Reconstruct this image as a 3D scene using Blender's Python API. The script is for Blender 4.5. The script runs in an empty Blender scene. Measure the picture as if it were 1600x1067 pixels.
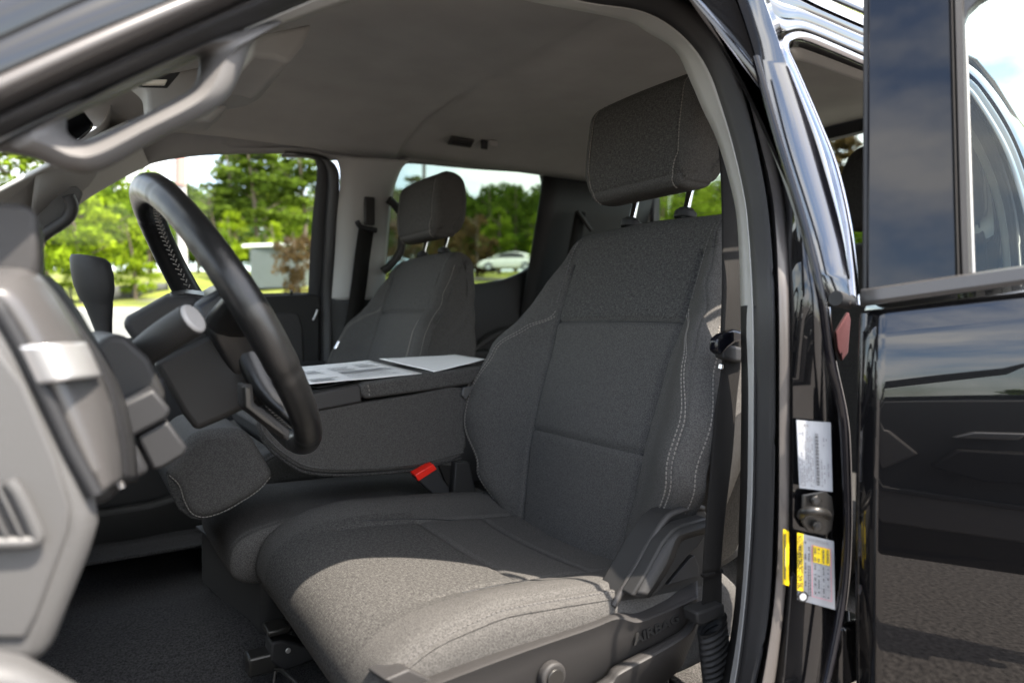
import bpy, bmesh, math, random
from mathutils import Vector, Matrix, noise as mnoise
rnd = random.Random(7)
R = math.radians
scene = bpy.context.scene

# ------------------------------------------------------------------ camera
CAM = Vector((0.64, 1.309, 1.33)); YAW = 147.5; PITCH = -1.905; F = 1067.0
cd = bpy.data.cameras.new("camera"); cam = bpy.data.objects.new("camera", cd)
scene.collection.objects.link(cam); scene.camera = cam
cam.location = CAM; cam.rotation_euler = (R(90 + PITCH), 0, R(YAW))
cd.sensor_width = 36; cd.lens = 24.0; cd.clip_start = 0.02; cd.clip_end = 2000
cd.dof.use_dof = True; cd.dof.focus_distance = 1.04; cd.dof.aperture_fstop = 3.6
# ------------------------------------------------------------------ sun and sky
SUN = Vector((-0.42, 1.0, 2.05)).normalized()
EL = math.asin(SUN.z); AZ = math.atan2(SUN.x, SUN.y)
w = bpy.data.worlds.new("World"); scene.world = w; w.use_nodes = True
nt = w.node_tree; bg = nt.nodes["Background"]
sky = nt.nodes.new("ShaderNodeTexSky"); sky.sky_type = 'NISHITA'; sky.sun_disc = False
sky.sun_elevation = EL; sky.sun_rotation = AZ; sky.dust_density = 2.0
tc = nt.nodes.new("ShaderNodeTexCoord"); mp = nt.nodes.new("ShaderNodeMapping")
mp.inputs['Scale'].default_value = (1.0, 1.0, 2.6)
nz = nt.nodes.new("ShaderNodeTexNoise"); nz.inputs['Scale'].default_value = 2.3
nz.inputs['Detail'].default_value = 7; nz.inputs['Roughness'].default_value = 0.6
cr = nt.nodes.new("ShaderNodeValToRGB"); cr.color_ramp.elements[0].position = 0.40; cr.color_ramp.elements[1].position = 0.60
mx = nt.nodes.new("ShaderNodeMixRGB"); mx.inputs[2].default_value = (6.2, 6.15, 6.1, 1)
nt.links.new(tc.outputs['Generated'], mp.inputs[0]); nt.links.new(mp.outputs[0], nz.inputs['Vector'])
nt.links.new(nz.outputs[0], cr.inputs[0]); nt.links.new(cr.outputs[0], mx.inputs[0])
nt.links.new(sky.outputs[0], mx.inputs[1]); nt.links.new(mx.outputs[0], bg.inputs[0])
bg.inputs[1].default_value = 0.15
sd = bpy.data.lights.new("sun", 'SUN'); sd.energy = 3.6; sd.angle = R(0.5); sd.color = (1, 0.91, 0.80)
so = bpy.data.objects.new("sun", sd); scene.collection.objects.link(so)
so.rotation_euler = (-SUN).to_track_quat('-Z', 'Y').to_euler()
vs = scene.view_settings; vs.view_transform = 'Standard'; vs.look = 'None'; vs.exposure = 2.3; vs.gamma = 1
scene.cycles.use_denoising = True
scene.cycles.max_bounces = 10; scene.cycles.diffuse_bounces = 5; scene.cycles.transparent_max_bounces = 16
scene.cycles.caustics_reflective = False; scene.cycles.caustics_refractive = False
scene.cycles.sample_clamp_indirect = 6

# ------------------------------------------------------------------ finding places from the photograph
_yr = R(YAW); _p = R(PITCH)
FWD = Vector((-math.sin(_yr) * math.cos(_p), math.cos(_yr) * math.cos(_p), math.sin(_p)))
RGT = Vector((math.cos(_yr), math.sin(_yr), 0)); UPV = RGT.cross(FWD)
def ray(x, y): return FWD + RGT * ((x - 800) / F) + UPV * ((533.5 - y) / F)
def at(x, y, Y=None, X=None, Z=None, D=None):
    d = ray(x, y)
    if D is not None: t = D
    elif Y is not None: t = (Y - CAM.y) / d.y
    elif X is not None: t = (X - CAM.x) / d.x
    else: t = (Z - CAM.z) / d.z
    return CAM + d * t
K = 0.30
def S(x, y, Y0):                       # driver side, leaning in above the belt line
    p = at(x, y, Y=Y0)
    if p.z > 1.35:
        d = ray(x, y); t = (Y0 - CAM.y - K * (CAM.z - 1.35)) / (d.y + K * d.z); p = CAM + d * t
    return p
def PS(x, y, Y0):                      # passenger side
    p = at(x, y, Y=-Y0)
    if p.z > 1.35:
        d = ray(x, y); t = (-Y0 - CAM.y + K * (CAM.z - 1.35)) / (d.y - K * d.z); p = CAM + d * t
    return p

# ------------------------------------------------------------------ materials
def mat(name, col, rough=0.5, metal=0.0, coat=0.0, spec=0.5, bump=0, bscale=200, var=0, vscale=50, sheen=0, bdist=0.001, aniso=None):
    m = bpy.data.materials.new(name); m.use_nodes = True; n = m.node_tree; b = n.nodes['Principled BSDF']
    b.inputs['Base Color'].default_value = (*col, 1); b.inputs['Roughness'].default_value = rough
    b.inputs['Metallic'].default_value = metal; b.inputs['Coat Weight'].default_value = coat
    b.inputs['Coat Roughness'].default_value = 0.02; b.inputs['Coat IOR'].default_value = 1.58; b.inputs['Specular IOR Level'].default_value = spec
    if sheen: b.inputs['Sheen Weight'].default_value = sheen; b.inputs['Sheen Roughness'].default_value = 0.4
    t = n.nodes.new("ShaderNodeTexCoord")
    if bump:
        z = n.nodes.new("ShaderNodeTexNoise"); z.inputs['Scale'].default_value = bscale; z.inputs['Detail'].default_value = 3
        bp = n.nodes.new("ShaderNodeBump"); bp.inputs['Strength'].default_value = bump; bp.inputs['Distance'].default_value = bdist
        n.links.new(t.outputs['Object'], z.inputs['Vector']); n.links.new(z.outputs[0], bp.inputs['Height']); n.links.new(bp.outputs[0], b.inputs['Normal'])
    if var:
        z = n.nodes.new("ShaderNodeTexNoise"); z.inputs['Scale'].default_value = vscale; z.inputs['Detail'].default_value = 4
        r = n.nodes.new("ShaderNodeValToRGB"); r.color_ramp.elements[0].position = 0.3; r.color_ramp.elements[1].position = 0.7
        r.color_ramp.elements[0].color = (*[c * (1 - var) for c in col], 1); r.color_ramp.elements[1].color = (*[min(1, c * (1 + var)) for c in col], 1)
        n.links.new(t.outputs['Object'], z.inputs['Vector']); n.links.new(z.outputs[0], r.inputs[0]); n.links.new(r.outputs[0], b.inputs['Base Color'])
    return m
def fabric(name, ca, cb, weave=False):
    m = bpy.data.materials.new(name); m.use_nodes = True; n = m.node_tree; L = n.links; b = n.nodes['Principled BSDF']
    b.inputs['Roughness'].default_value = 0.95; b.inputs['Specular IOR Level'].default_value = 0.15
    uv = n.nodes.new("ShaderNodeUVMap" if weave else "ShaderNodeTexCoord"); uvo = uv.outputs[0 if weave else 3]
    def nzz(sx, sy, det=2):
        mp = n.nodes.new("ShaderNodeMapping"); mp.inputs['Scale'].default_value = (sx, sy, sx)
        z = n.nodes.new("ShaderNodeTexNoise"); z.inputs['Scale'].default_value = 1; z.inputs['Detail'].default_value = det
        L.new(uvo, mp.inputs[0]); L.new(mp.outputs[0], z.inputs['Vector']); return z.outputs[0]
    def math_(op, a, c):
        q = n.nodes.new("ShaderNodeMath"); q.operation = op
        for i, v in enumerate((a, c)):
            if isinstance(v, (int, float)): q.inputs[i].default_value = v
            else: L.new(v, q.inputs[i])
        return q.outputs[0]
    if weave:
        h = math_('MAXIMUM', nzz(640, 150), nzz(150, 640)); h = math_('ADD', math_('MULTIPLY', h, 0.75), math_('MULTIPLY', nzz(500, 500), 0.28)); lo, hi = 0.46, 0.70
    else:
        h = math_('ADD', math_('MULTIPLY', nzz(760, 760, 2), 0.9), math_('MULTIPLY', nzz(330, 330), 0.1)); lo, hi = 0.42, 0.58
    r = n.nodes.new("ShaderNodeValToRGB"); r.color_ramp.elements[0].position = lo; r.color_ramp.elements[1].position = hi
    r.color_ramp.elements[0].color = (*ca, 1); r.color_ramp.elements[1].color = (*cb, 1)
    L.new(h, r.inputs[0]); L.new(r.outputs[0], b.inputs['Base Color'])
    bp = n.nodes.new("ShaderNodeBump"); bp.inputs['Strength'].default_value = 0.10; bp.inputs['Distance'].default_value = 0.0008
    L.new(h, bp.inputs['Height']); L.new(bp.outputs[0], b.inputs['Normal'])
    return m
def glass(name, tint):
    m = bpy.data.materials.new(name); m.use_nodes = True; n = m.node_tree; n.nodes.clear()
    o = n.nodes.new("ShaderNodeOutputMaterial"); t = n.nodes.new("ShaderNodeBsdfTransparent"); g = n.nodes.new("ShaderNodeBsdfGlossy")
    g.inputs['Roughness'].default_value = 0.0; t.inputs[0].default_value = (*tint, 1)
    lw = n.nodes.new("ShaderNodeLayerWeight"); lw.inputs[0].default_value = 0.5; x = n.nodes.new("ShaderNodeMixShader")
    pw_ = n.nodes.new("ShaderNodeMath"); pw_.operation = 'POWER'; pw_.inputs[1].default_value = 5; f = n.nodes.new("ShaderNodeMath"); f.operation = 'MULTIPLY_ADD'; f.inputs[1].default_value = .95; f.inputs[2].default_value = .03
    n.links.new(lw.outputs['Facing'], pw_.inputs[0]); n.links.new(pw_.outputs[0], f.inputs[0])
    n.links.new(f.outputs[0], x.inputs[0]); n.links.new(t.outputs[0], x.inputs[1]); n.links.new(g.outputs[0], x.inputs[2]); n.links.new(x.outputs[0], o.inputs[0])
    return m
M = dict(
    cloth=fabric("heather_cloth", (0.046, 0.0440, 0.0415), (0.088, 0.084, 0.079)),
    weave=fabric("woven_cloth", (0.032, 0.0308, 0.0292), (0.098, 0.094, 0.088), True),
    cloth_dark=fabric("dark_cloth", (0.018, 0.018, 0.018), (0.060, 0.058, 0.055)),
    thread=mat("thread", (0.19, 0.175, 0.155), 0.8),
    thread_dark=mat("thread_dark", (0.10, 0.095, 0.09), 0.8),
    paint=mat("black_paint", (0.004, 0.004, 0.0045), 0.25, coat=1.0, spec=0.05),
    satin=mat("satin_black_seal", (0.075, 0.068, 0.064), 0.30, spec=0.6),
    gloss=mat("gloss_black", (0.004, 0.004, 0.006), 0.02, coat=0.0, spec=0.38),
    rubber=mat("rubber", (0.022, 0.021, 0.021), 0.55, bump=0.15, bscale=600),
    rubber2=mat("rubber_sheen", (0.035, 0.034, 0.034), 0.38),
    trim=mat("light_grey_trim", (0.42, 0.415, 0.40), 0.6, bump=0.2, bscale=900),
    headliner=mat("headliner_cloth", (0.34, 0.335, 0.325), 0.95, spec=0.1, bump=0.3, bscale=1500, var=0.06, vscale=9),
    plastic=mat("black_plastic", (0.018, 0.0175, 0.017), 0.55, spec=0.3, bump=0.35, bscale=1400, bdist=0.0006),
    plastic2=mat("grey_black_plastic", (0.032, 0.030, 0.029), 0.55, spec=0.35, bump=0.35, bscale=1400, bdist=0.0006),
    dark=mat("dark_plastic", (0.012, 0.012, 0.013), 0.6),
    leather=mat("black_leather", (0.010, 0.010, 0.010), 0.33, bump=0.25, bscale=700, bdist=0.0006),
    chrome=mat("chrome", (0.8, 0.8, 0.8), 0.08, metal=1),
    handlegrey=mat("handle_grey", (0.115, 0.11, 0.106), 0.55, bump=0.2, bscale=900),
    silver=mat("satin_silver", (0.55, 0.54, 0.53), 0.3, metal=0.7),
    bezel=mat("bronze_grey_metal", (0.085, 0.081, 0.079), 0.34, metal=0.3),
    dashgrey=mat("light_dash_plastic", (0.075, 0.0735, 0.072), 0.5, bump=0.2, bscale=500),
    webbing=mat("seat_belt_webbing", (0.014, 0.013, 0.012), 0.8, spec=0.12, bump=0.5, bscale=900),
    door_trim=mat("warm_grey_plastic", (0.20, 0.185, 0.175), 0.5, bump=0.2, bscale=900),
    button=mat("light_grey_button", (0.32, 0.31, 0.30), 0.4),
    roofpaint=mat("black_roof_paint", (0.004, 0.004, 0.006), 0.16, coat=1.0, spec=1.0),
    flange=mat("flange_highlight", (0.35, 0.35, 0.37), 0.12, metal=1.0),  # bright metal stands in for the highlight on the black painted flange
    carpet=mat("carpet", (0.045, 0.044, 0.045), 1.0, spec=0.05, bump=1.0, bscale=420, bdist=0.004, var=0.5, vscale=300),
    carpet2=mat("grey_carpet", (0.10, 0.095, 0.09), 1.0, spec=0.05, bump=1.0, bscale=500, bdist=0.004, var=0.7, vscale=450),
    red=mat("red_plastic", (0.75, 0.02, 0.01), 0.35),
    redcloth=mat("red_cloth", (0.06, 0.012, 0.015), 0.9),
    paper=mat("paper", (0.80, 0.78, 0.75), 0.7, var=0.02, vscale=20),
    ink=mat("ink", (0.06, 0.06, 0.065), 0.8), ink2=mat("grey_ink", (0.16, 0.16, 0.17), 0.8),
    white=mat("white_label", (0.36, 0.37, 0.39), 0.45), yellow=mat("yellow_label", (0.80, 0.58, 0.01), 0.45), pink=mat("pink_ink", (0.72, 0.16, 0.22), 0.5),
    black=mat("black_ink", (0.01, 0.01, 0.01), 0.5),
    steel=mat("dark_steel", (0.05, 0.048, 0.045), 0.35, metal=0.7), rust=mat("bracket_steel", (0.05, 0.035, 0.028), 0.5, metal=0.4),
    lamp=mat("lamp_lens", (0.75, 0.70, 0.60), 0.3), mirror=mat("mirror_glass", (0.9, 0.9, 0.9), 0.0, metal=1),
    glass=glass("clear_glass", (0.93, 0.95, 0.93)), privacy=glass("privacy_glass", (0.50, 0.55, 0.51)), reartint=glass("light_tinted_glass", (0.70, 0.74, 0.71)),
)

# ------------------------------------------------------------------ mesh helpers
def link(o, parent=None):
    scene.collection.objects.link(o)
    if parent: o.parent = parent
    return o
def empty(name, parent=None, loc=(0, 0, 0)):
    o = bpy.data.objects.new(name, None); o.empty_display_size = 0.05
    link(o, parent); o.location = Vector(loc)
    return o
def tag(o, label=None, cat=None, group=None, kind=None):
    for k, v in (("label", label), ("category", cat), ("group", group), ("kind", kind)):
        if v: o[k] = v
    return o
def finish(name, bm, mats, parent=None, smooth=True, angle=38, bevel=0, seg=3, solid=0, subsurf=0, off=0):
    bmesh.ops.recalc_face_normals(bm, faces=bm.faces)
    me = bpy.data.meshes.new(name); bm.to_mesh(me); bm.free()
    for m in (mats if isinstance(mats, (list, tuple)) else [mats]): me.materials.append(m)
    if smooth:
        me.polygons.foreach_set("use_smooth", [True] * len(me.polygons))
        me.set_sharp_from_angle(angle=R(angle))
    o = bpy.data.objects.new(name, me); link(o, parent)
    if solid:
        s = o.modifiers.new("solid", 'SOLIDIFY'); s.thickness = solid; s.offset = off
    if bevel:
        b = o.modifiers.new("bevel", 'BEVEL'); b.width = bevel; b.segments = seg; b.limit_method = 'ANGLE'; b.angle_limit = R(30); b.harden_normals = False
    if subsurf:
        s = o.modifiers.new("sub", 'SUBSURF'); s.levels = subsurf; s.render_levels = subsurf
    return o
def cr1(P, t):                        # Catmull-Rom through P at t in [0, len-1]
    n = len(P); i = min(int(t), n - 2); f = t - i
    p1, p2 = P[i], P[i + 1]; p0 = P[i - 1] if i > 0 else p1 * 2 - p2; p3 = P[i + 2] if i + 2 < n else p2 * 2 - p1
    return (p1 * 2 + (p2 - p0) * f + (p0 * 2 - p1 * 5 + p2 * 4 - p3) * f * f + (p1 * 3 - p0 - p2 * 3 + p3) * f ** 3) * 0.5
def resample(P, n, smooth=True):
    P = [Vector(p) for p in P]
    Q = [cr1(P, i * (len(P) - 1) / (24 * (len(P) - 1))) for i in range(24 * (len(P) - 1) + 1)] if smooth and len(P) > 2 else P
    L = [0.0]
    for a, b in zip(Q, Q[1:]): L.append(L[-1] + (b - a).length)
    out = []; j = 0
    for k in range(n):
        s = L[-1] * k / (n - 1)
        while j < len(Q) - 2 and L[j + 1] < s: j += 1
        d = L[j + 1] - L[j]; f = (s - L[j]) / d if d > 1e-9 else 0
        out.append(Q[j].lerp(Q[j + 1], min(1, f)))
    return out
def grid(rows, bm=None, close=False, mi=None):
    bm = bm or bmesh.new(); V = [[bm.verts.new(p) for p in r] for r in rows]
    for a in range(len(V) - 1):
        n = len(V[a])
        for b in range(n if close else n - 1):
            f = bm.faces.new((V[a][b], V[a][(b + 1) % n], V[a + 1][(b + 1) % n], V[a + 1][b]))
            if mi is not None: f.material_index = mi
    return bm
def loft(name, rails, m, parent, n=90, bulge=None, solid=0.0, angle=60, off=0, sub=4):
    """surface through traced rails; bulge[i] = how far the strip between rail i and i+1 swells towards +bdir"""
    RR = [resample(r, n) for r in rails]; rows = []
    for i in range(len(RR) - 1):
        b = bulge[i] if bulge else 0
        for k in range(sub if b else 1):
            f = k / (sub if b else 1)
            rows.append([a.lerp(c, f) + (Vector((0, 1, 0.1)) * b * math.sin(math.pi * f) if b else Vector()) for a, c in zip(RR[i], RR[i + 1])])
    rows.append(RR[-1])
    return finish(name, grid(rows), m, parent, angle=angle, solid=solid, off=off)
def plate(name, pts, thick, m, parent=None, bevel=0.003, seg=3, smoothpts=0):
    """closed outline extruded along a vector"""
    if smoothpts:
        P = [Vector(p) for p in pts]; n = len(P); Q = []
        for i in range(n):
            for k in range(smoothpts): Q.append(cr1([P[(i - 1) % n], P[i], P[(i + 1) % n], P[(i + 2) % n]], 1 + k / smoothpts))
        pts = Q
    bm = bmesh.new(); a = [bm.verts.new(p) for p in pts]; b = [bm.verts.new(Vector(p) + Vector(thick)) for p in pts]
    bm.faces.new(a); bm.faces.new(b[::-1]); n = len(a)
    for i in range(n): bm.faces.new((a[i], b[i], b[(i + 1) % n], a[(i + 1) % n]))
    return finish(name, bm, m, parent, bevel=bevel, seg=seg, angle=50)
def tube_bm(path, rad, bm=None, ns=14, flat=None, n=None, cap=True, up=Vector((0, 0, 1))):
    """swept tube; rad = number or list; flat=(sx, sy) squashes the section"""
    bm = bm or bmesh.new(); P = resample(path, n or max(8, len(path) * 8)); N = len(P)
    rr = [rad] * N if not isinstance(rad, (list, tuple)) else [v.x for v in resample([Vector((r, i, 0)) for i, r in enumerate(rad)], N)]
    rows = []; u = None
    for i, p in enumerate(P):
        t = (P[min(i + 1, N - 1)] - P[max(i - 1, 0)]).normalized()
        if u is None: u = up.cross(t); u = u.normalized() if u.length > 1e-4 else Vector((1, 0, 0))
        u = (u - t * u.dot(t)).normalized(); v = t.cross(u)
        sx, sy = flat or (1, 1)
        rows.append([p + (u * math.cos(a) * sx + v * math.sin(a) * sy) * rr[i] for a in [2 * math.pi * k / ns for k in range(ns)]])
    grid(rows, bm, close=True)
    if cap:
        bm.verts.ensure_lookup_table(); k = len(bm.verts)
        bm.faces.new(bm.verts[k - N * ns:k - N * ns + ns]); bm.faces.new(bm.verts[k - ns:k])
    return bm
def tube(name, path, rad, m, parent=None, **k): return finish(name, tube_bm(path, rad, **k), m, parent, angle=60)
def box_bm(c, s, bm=None, rot=None):
    bm = bm or bmesh.new(); r = bmesh.ops.create_cube(bm, size=1.0)
    mm = Matrix.Translation(Vector(c)) @ (rot.to_4x4() if rot else Matrix()) @ Matrix.Diagonal((*s, 1))
    bmesh.ops.transform(bm, matrix=mm, verts=r['verts']); return bm
def box(name, c, s, m, parent=None, rot=None, bevel=0.004, seg=3): return finish(name, box_bm(c, s, rot=rot), m, parent, bevel=bevel, seg=seg)
def disc_bm(c, nrm, r, h, bm=None, ns=32):
    nrm = Vector(nrm).normalized(); q = nrm.to_track_quat('Z', 'Y'); bm = bm or bmesh.new()
    g = bmesh.ops.create_cone(bm, cap_ends=True, segments=ns, radius1=r, radius2=r, depth=h)
    bmesh.ops.transform(bm, matrix=Matrix.Translation(Vector(c)) @ q.to_matrix().to_4x4(), verts=g['verts']); return bm

# closed soft pad: a profile loop in a plane, spread sideways, its sides pulled in to the middle
class Pad:
    def __init__(s, origin, ax, az, ay, loop, hw, T, q0=0.86, front=None, extra=None, panel=None):
        s.o, s.ax, s.az, s.ay = Vector(origin), Vector(ax), Vector(az), Vector(ay)
        P = [Vector((a, b, 0)) for a, b in loop]; n = len(P); Q = []
        for i in range(n):
            for k in range(24): Q.append(cr1([P[(i - 1) % n], P[i], P[(i + 1) % n], P[(i + 2) % n]], 1 + k / 24))
        Q.append(Q[0].copy()); L = [0.0]
        for a, b in zip(Q, Q[1:]): L.append(L[-1] + (b - a).length)
        s.Q, s.L, s.len = Q, L, L[-1]
        s.hw = hw; s.T = T; s.q0 = q0; s.extra = extra or (lambda x, z, a, q, nx, nz: 0)
        area = sum(a.x * b.y - b.x * a.y for a, b in zip(Q, Q[1:])); s.sg = 1 if area > 0 else -1
    def prof(s, l):
        l %= s.len; lo, hi = 0, len(s.L) - 2
        while lo < hi:
            mid = (lo + hi + 1) // 2
            if s.L[mid] <= l: lo = mid
            else: hi = mid - 1
        d = s.L[lo + 1] - s.L[lo]; return s.Q[lo].lerp(s.Q[lo + 1], (l - s.L[lo]) / d if d > 1e-9 else 0)
    def pt(s, l, q, lift=0):
        c = s.prof(l); t = (s.prof(l + 0.004) - s.prof(l - 0.004)).normalized(); n = Vector((t.y, -t.x, 0)) * s.sg
        hw = s.hw(c.x, c.y, n) if callable(s.hw) else s.hw; T = s.T(c.x, c.y) if callable(s.T) else s.T
        a = q * hw; h = 0; aq = abs(q)
        if aq > s.q0:
            f = (aq - s.q0) / (1 - s.q0); h = T * (1 - math.sqrt(max(0, 1 - f ** 2.2)))
        h += s.extra(c.x, c.y, a, q, n.x, n.y)
        p = c - n * (h - lift)
        s.h = h if aq > s.q0 else 0
        return s.o + s.ax * p.x + s.az * p.y + s.ay * a, c, a, n
    def mesh(s, name, mats, parent, nl=150, nq=120, matfn=None):
        ql = []
        for i in range(nq + 1):
            v = -1 + 2 * i / nq; ql.append(math.copysign(abs(math.sin(v * math.pi / 2)) * 0.35 + abs(v) * 0.65, v))
        bm = bmesh.new(); uvl = bm.loops.layers.uv.new("UVMap"); V = []; info = []
        for i in range(nl):
            l = s.len * i / nl; row = []; ir = []
            for q in ql:
                p, c, a, n = s.pt(l, q); row.append(bm.verts.new(p)); ir.append((l, a, c, n, q, a + math.copysign(s.h, q)))
            V.append(row); info.append(ir)
        for i in range(nl):
            k = (i + 1) % nl
            for j in range(nq):
                f = bm.faces.new((V[i][j], V[i][j + 1], V[k][j + 1], V[k][j])); I = info[i][j]
                for lp, (ii, jj) in zip(f.loops, ((i, j), (i, j + 1), (k, j + 1), (k, j))):
                    L = info[ii][jj]; lp[uvl].uv = (L[5], L[0] if not (i == nl - 1 and ii == 0) else s.len)
                if matfn: f.material_index = matfn(I[2].x, I[2].y, I[1], I[4], I[3])
        for j, sgn in ((0, -1), (nq, 1)):
            f = bm.faces.new([V[i][j] for i in range(nl)]); r = bmesh.ops.triangulate(bm, faces=[f], quad_method='BEAUTY', ngon_method='EAR_CLIP')
            for g in r['faces']:
                for lp in g.loops:
                    d = lp.vert.co - s.o; lp[uvl].uv = (d.dot(s.ax), d.dot(s.az))
        return finish(name, bm, mats, parent, angle=50)
    def find(s, x, z):
        return min(range(0, 1200), key=lambda k: (s.prof(s.len * k / 1200) - Vector((x, z, 0))).length) * s.len / 1200
def stitches(name, pts, m, parent, step=0.0062, ln=0.0040, r=0.0007):
    """a row of short raised threads along 3D points"""
    L = sum((b - a).length for a, b in zip(pts, pts[1:])); n = max(2, int(L / step)); P = resample(pts, n + 1, smooth=False); bm = bmesh.new()
    for a, b in zip(P, P[1:]):
        d = (b - a).normalized(); c = (a + b) / 2; q = d.to_track_quat('X', 'Z').to_matrix()
        box_bm(c, (ln, r * 2.0, r * 2.0), bm, rot=q)
    return finish(name, bm, m, parent, smooth=False)

# ================================================================== THE TRUCK
truck = tag(empty("pickup_truck", loc=(0, 0, 0)), "black crew cab pickup truck with its driver side doors open, showing grey cloth seats", "pickup truck")

# ---- body ring round the driver's door: rails traced from inside to outside
def rail(pts, Y0):
    out = []
    for x, y in pts:
        f = max(0, min(1, (x - 650) / 350)); out.append(S(x, y, Y0 if Y0 <= .83 else .83 + (Y0 - .83) * (.15 + .85 * f)))
    return out
Tin = [(-100, 300), (0, 232), (110, 178), (230, 125), (340, 74), (440, 36), (540, 2), (620, -20), (720, -24), (828, 0), (974, 29), (1013, 49), (1057, 78), (1081, 127), (1100, 171), (1124, 223), (1147, 304), (1155, 360), (1160, 480), (1161, 620), (1158, 800), (1150, 950), (1130, 1067), (1110, 1130)]
Tout = [(-100, 262), (0, 213), (130, 152), (270, 90), (400, 35), (470, 5), (560, -30), (700, -55), (820, -30), (905, 0), (998, 15), (1047, 39), (1085, 75), (1110, 115), (1128, 165), (1147, 229), (1164, 304), (1171, 360), (1178, 480), (1179, 620), (1176, 800), (1165, 950), (1150, 1067), (1132, 1130)]
Rub = [(-100, 240), (0, 192), (130, 130), (270, 65), (400, 5), (480, -30), (600, -70), (750, -85), (900, -55), (1010, -25), (1080, 10), (1110, 34), (1144, 101), (1171, 189), (1191, 290), (1200, 360), (1206, 480), (1207, 620), (1206, 800), (1200, 950), (1175, 1067), (1160, 1130)]
Rdg = [(-100, 168), (0, 122), (150, 55), (300, -8), (420, -55), (560, -100), (750, -120), (920, -88), (1040, -35), (1100, 0), (1137, 44), (1164, 111), (1191, 202), (1215, 287), (1224, 360), (1228, 480), (1228, 700), (1226, 850), (1215, 980), (1205, 1067), (1190, 1130)]
Rec = [(-100, 155), (0, 110), (150, 44), (280, -8), (420, -66), (580, -118), (750, -142), (930, -115), (1060, -50), (1122, -3), (1152, 40), (1180, 110), (1208, 210), (1230, 320), (1238, 440), (1240, 600), (1240, 800), (1238, 950), (1228, 1067), (1215, 1130)]
Mld = [(-100, 105), (0, 60), (200, -30), (400, -100), (600, -160), (780, -185), (950, -155), (1080, -95), (1150, -10), (1172, 60), (1191, 128), (1217, 220), (1259, 360), (1282, 458), (1296, 559), (1314, 634), (1321, 700), (1324, 830), (1315, 940), (1290, 1067), (1270, 1130)]
loft("pillar_trim", [rail(Tin, .74), rail(Tout, .79)], M['trim'], truck, n=140, bulge=[.006], solid=0.004)
b_low = [(1160, 478), (1161, 620), (1158, 800), (1150, 950), (1130, 1067), (1110, 1130)]; b_lo2 = [(1180, 478), (1180, 620), (1177, 800), (1166, 950), (1151, 1067), (1133, 1130)]
loft("lower_pillar_trim", [rail([(x - 1, y) for x, y in b_low], .743), rail(b_lo2, .793)], M['plastic'], truck, n=60, bulge=[.009], solid=0.003)
loft("weatherstrip", [rail(Tout, .79), rail(Rub, .815)], M['rubber'], truck, n=140, bulge=[.012], solid=0.003, sub=6)
def rail2(a, b, f, Y0): 
    A, B = resample(rail(a, Y0), 140), resample(rail(b, Y0), 140); return [p.lerp(q, f) for p, q in zip(A, B)]
loft("door_flange", [rail(Rub, .815), rail2(Rub, Rdg, .2, .800), rail2(Rub, Rdg, .6, .85), rail(Rdg, .845)], M['satin'], truck, n=160, bulge=[.0, .010, .006], angle=80, solid=.003)
body = loft("body", [rail(Rdg, .845), rail(Rec, .86), rail2(Rec, Mld, .5, .875), rail(Mld, .885)], M['paint'], truck, n=160, angle=70, solid=0.003)
rm = rail(Mld[:14], .885)
def zr(p, z): return max(p.z + .012, z - 2.2 * max(0, p.x - .35))
loft("roof_rail", [rm, [Vector((p.x, .745, zr(p, 1.765))) for p in rm], [Vector((p.x, .715, zr(p, 1.795))) for p in rm], [Vector((p.x, .64, zr(p, 1.86))) for p in rm]], M['paint'], truck, n=60, solid=.004)
rmo = rail(Mld[:9], .885)
loft("windshield_pillar", [rmo, [p + Vector((.02, -.03, .05)) for p in rmo], [p + Vector((.06, -.10, .10)) for p in rmo], [p + Vector((.20, -.16, .16)) for p in rmo]], M['paint'], truck, n=40, solid=.004)
# outer pillar panel and the front of the rear door opening
Mup = [(1120, -70), (1148, -10), (1172, 60), (1191, 128), (1217, 220), (1259, 360), (1275, 430), (1288, 475)]
Rup = [(1185, -40), (1202, 8), (1214, 44), (1234, 100), (1276, 189), (1300, 250), (1322, 345), (1330, 415), (1334, 478)]
loft("outer_pillar_panel", [rail(Mup, .887), rail2(Mup, Rup, .5, .90)[:1] and [a.lerp(b, .5) + Vector((0, .012, 0)) for a, b in zip(resample(rail(Mup, .89), 140), resample(rail(Rup, .90), 140))], rail(Rup, .90)], M['roofpaint'], truck, n=80, solid=0.004)
tube("pillar_edge_molding", [S(x, y, .905) for x, y in [(1180, 90), (1191, 128), (1217, 220), (1259, 360), (1282, 458), (1296, 559), (1314, 634), (1321, 700), (1324, 830), (1315, 940), (1290, 1067), (1270, 1130)]], 0.0042, M['gloss'], truck, n=80)
tube("rear_opening_flange", [S(x, y, .902) for x, y in [(1357, 100), (1300, 75), (1255, 58), (1230, 62), (1226, 80), (1240, 112), (1276, 195), (1302, 262), (1322, 345), (1331, 415), (1336, 478)]], 0.0050, M['flange'], truck, n=90)  # pale strip: body paint highlight put into the colour
tube("pillar_bolt_cover", [S(1306, 466, .90), S(1328, 472, .90)], 0.008, M['dark'], truck, n=6)
# black filler under the outer pillar, towards the hinge
loft("hinge_pillar", [rail([(1296, 480), (1305, 560), (1322, 640), (1328, 700), (1330, 830), (1322, 940), (1296, 1067), (1280, 1130)], .84), rail([(1250, 480), (1262, 560), (1280, 640), (1290, 700), (1290, 830), (1285, 940), (1265, 1067), (1250, 1130)], .80)], M['paint'], truck, n=40, solid=.004)
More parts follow.
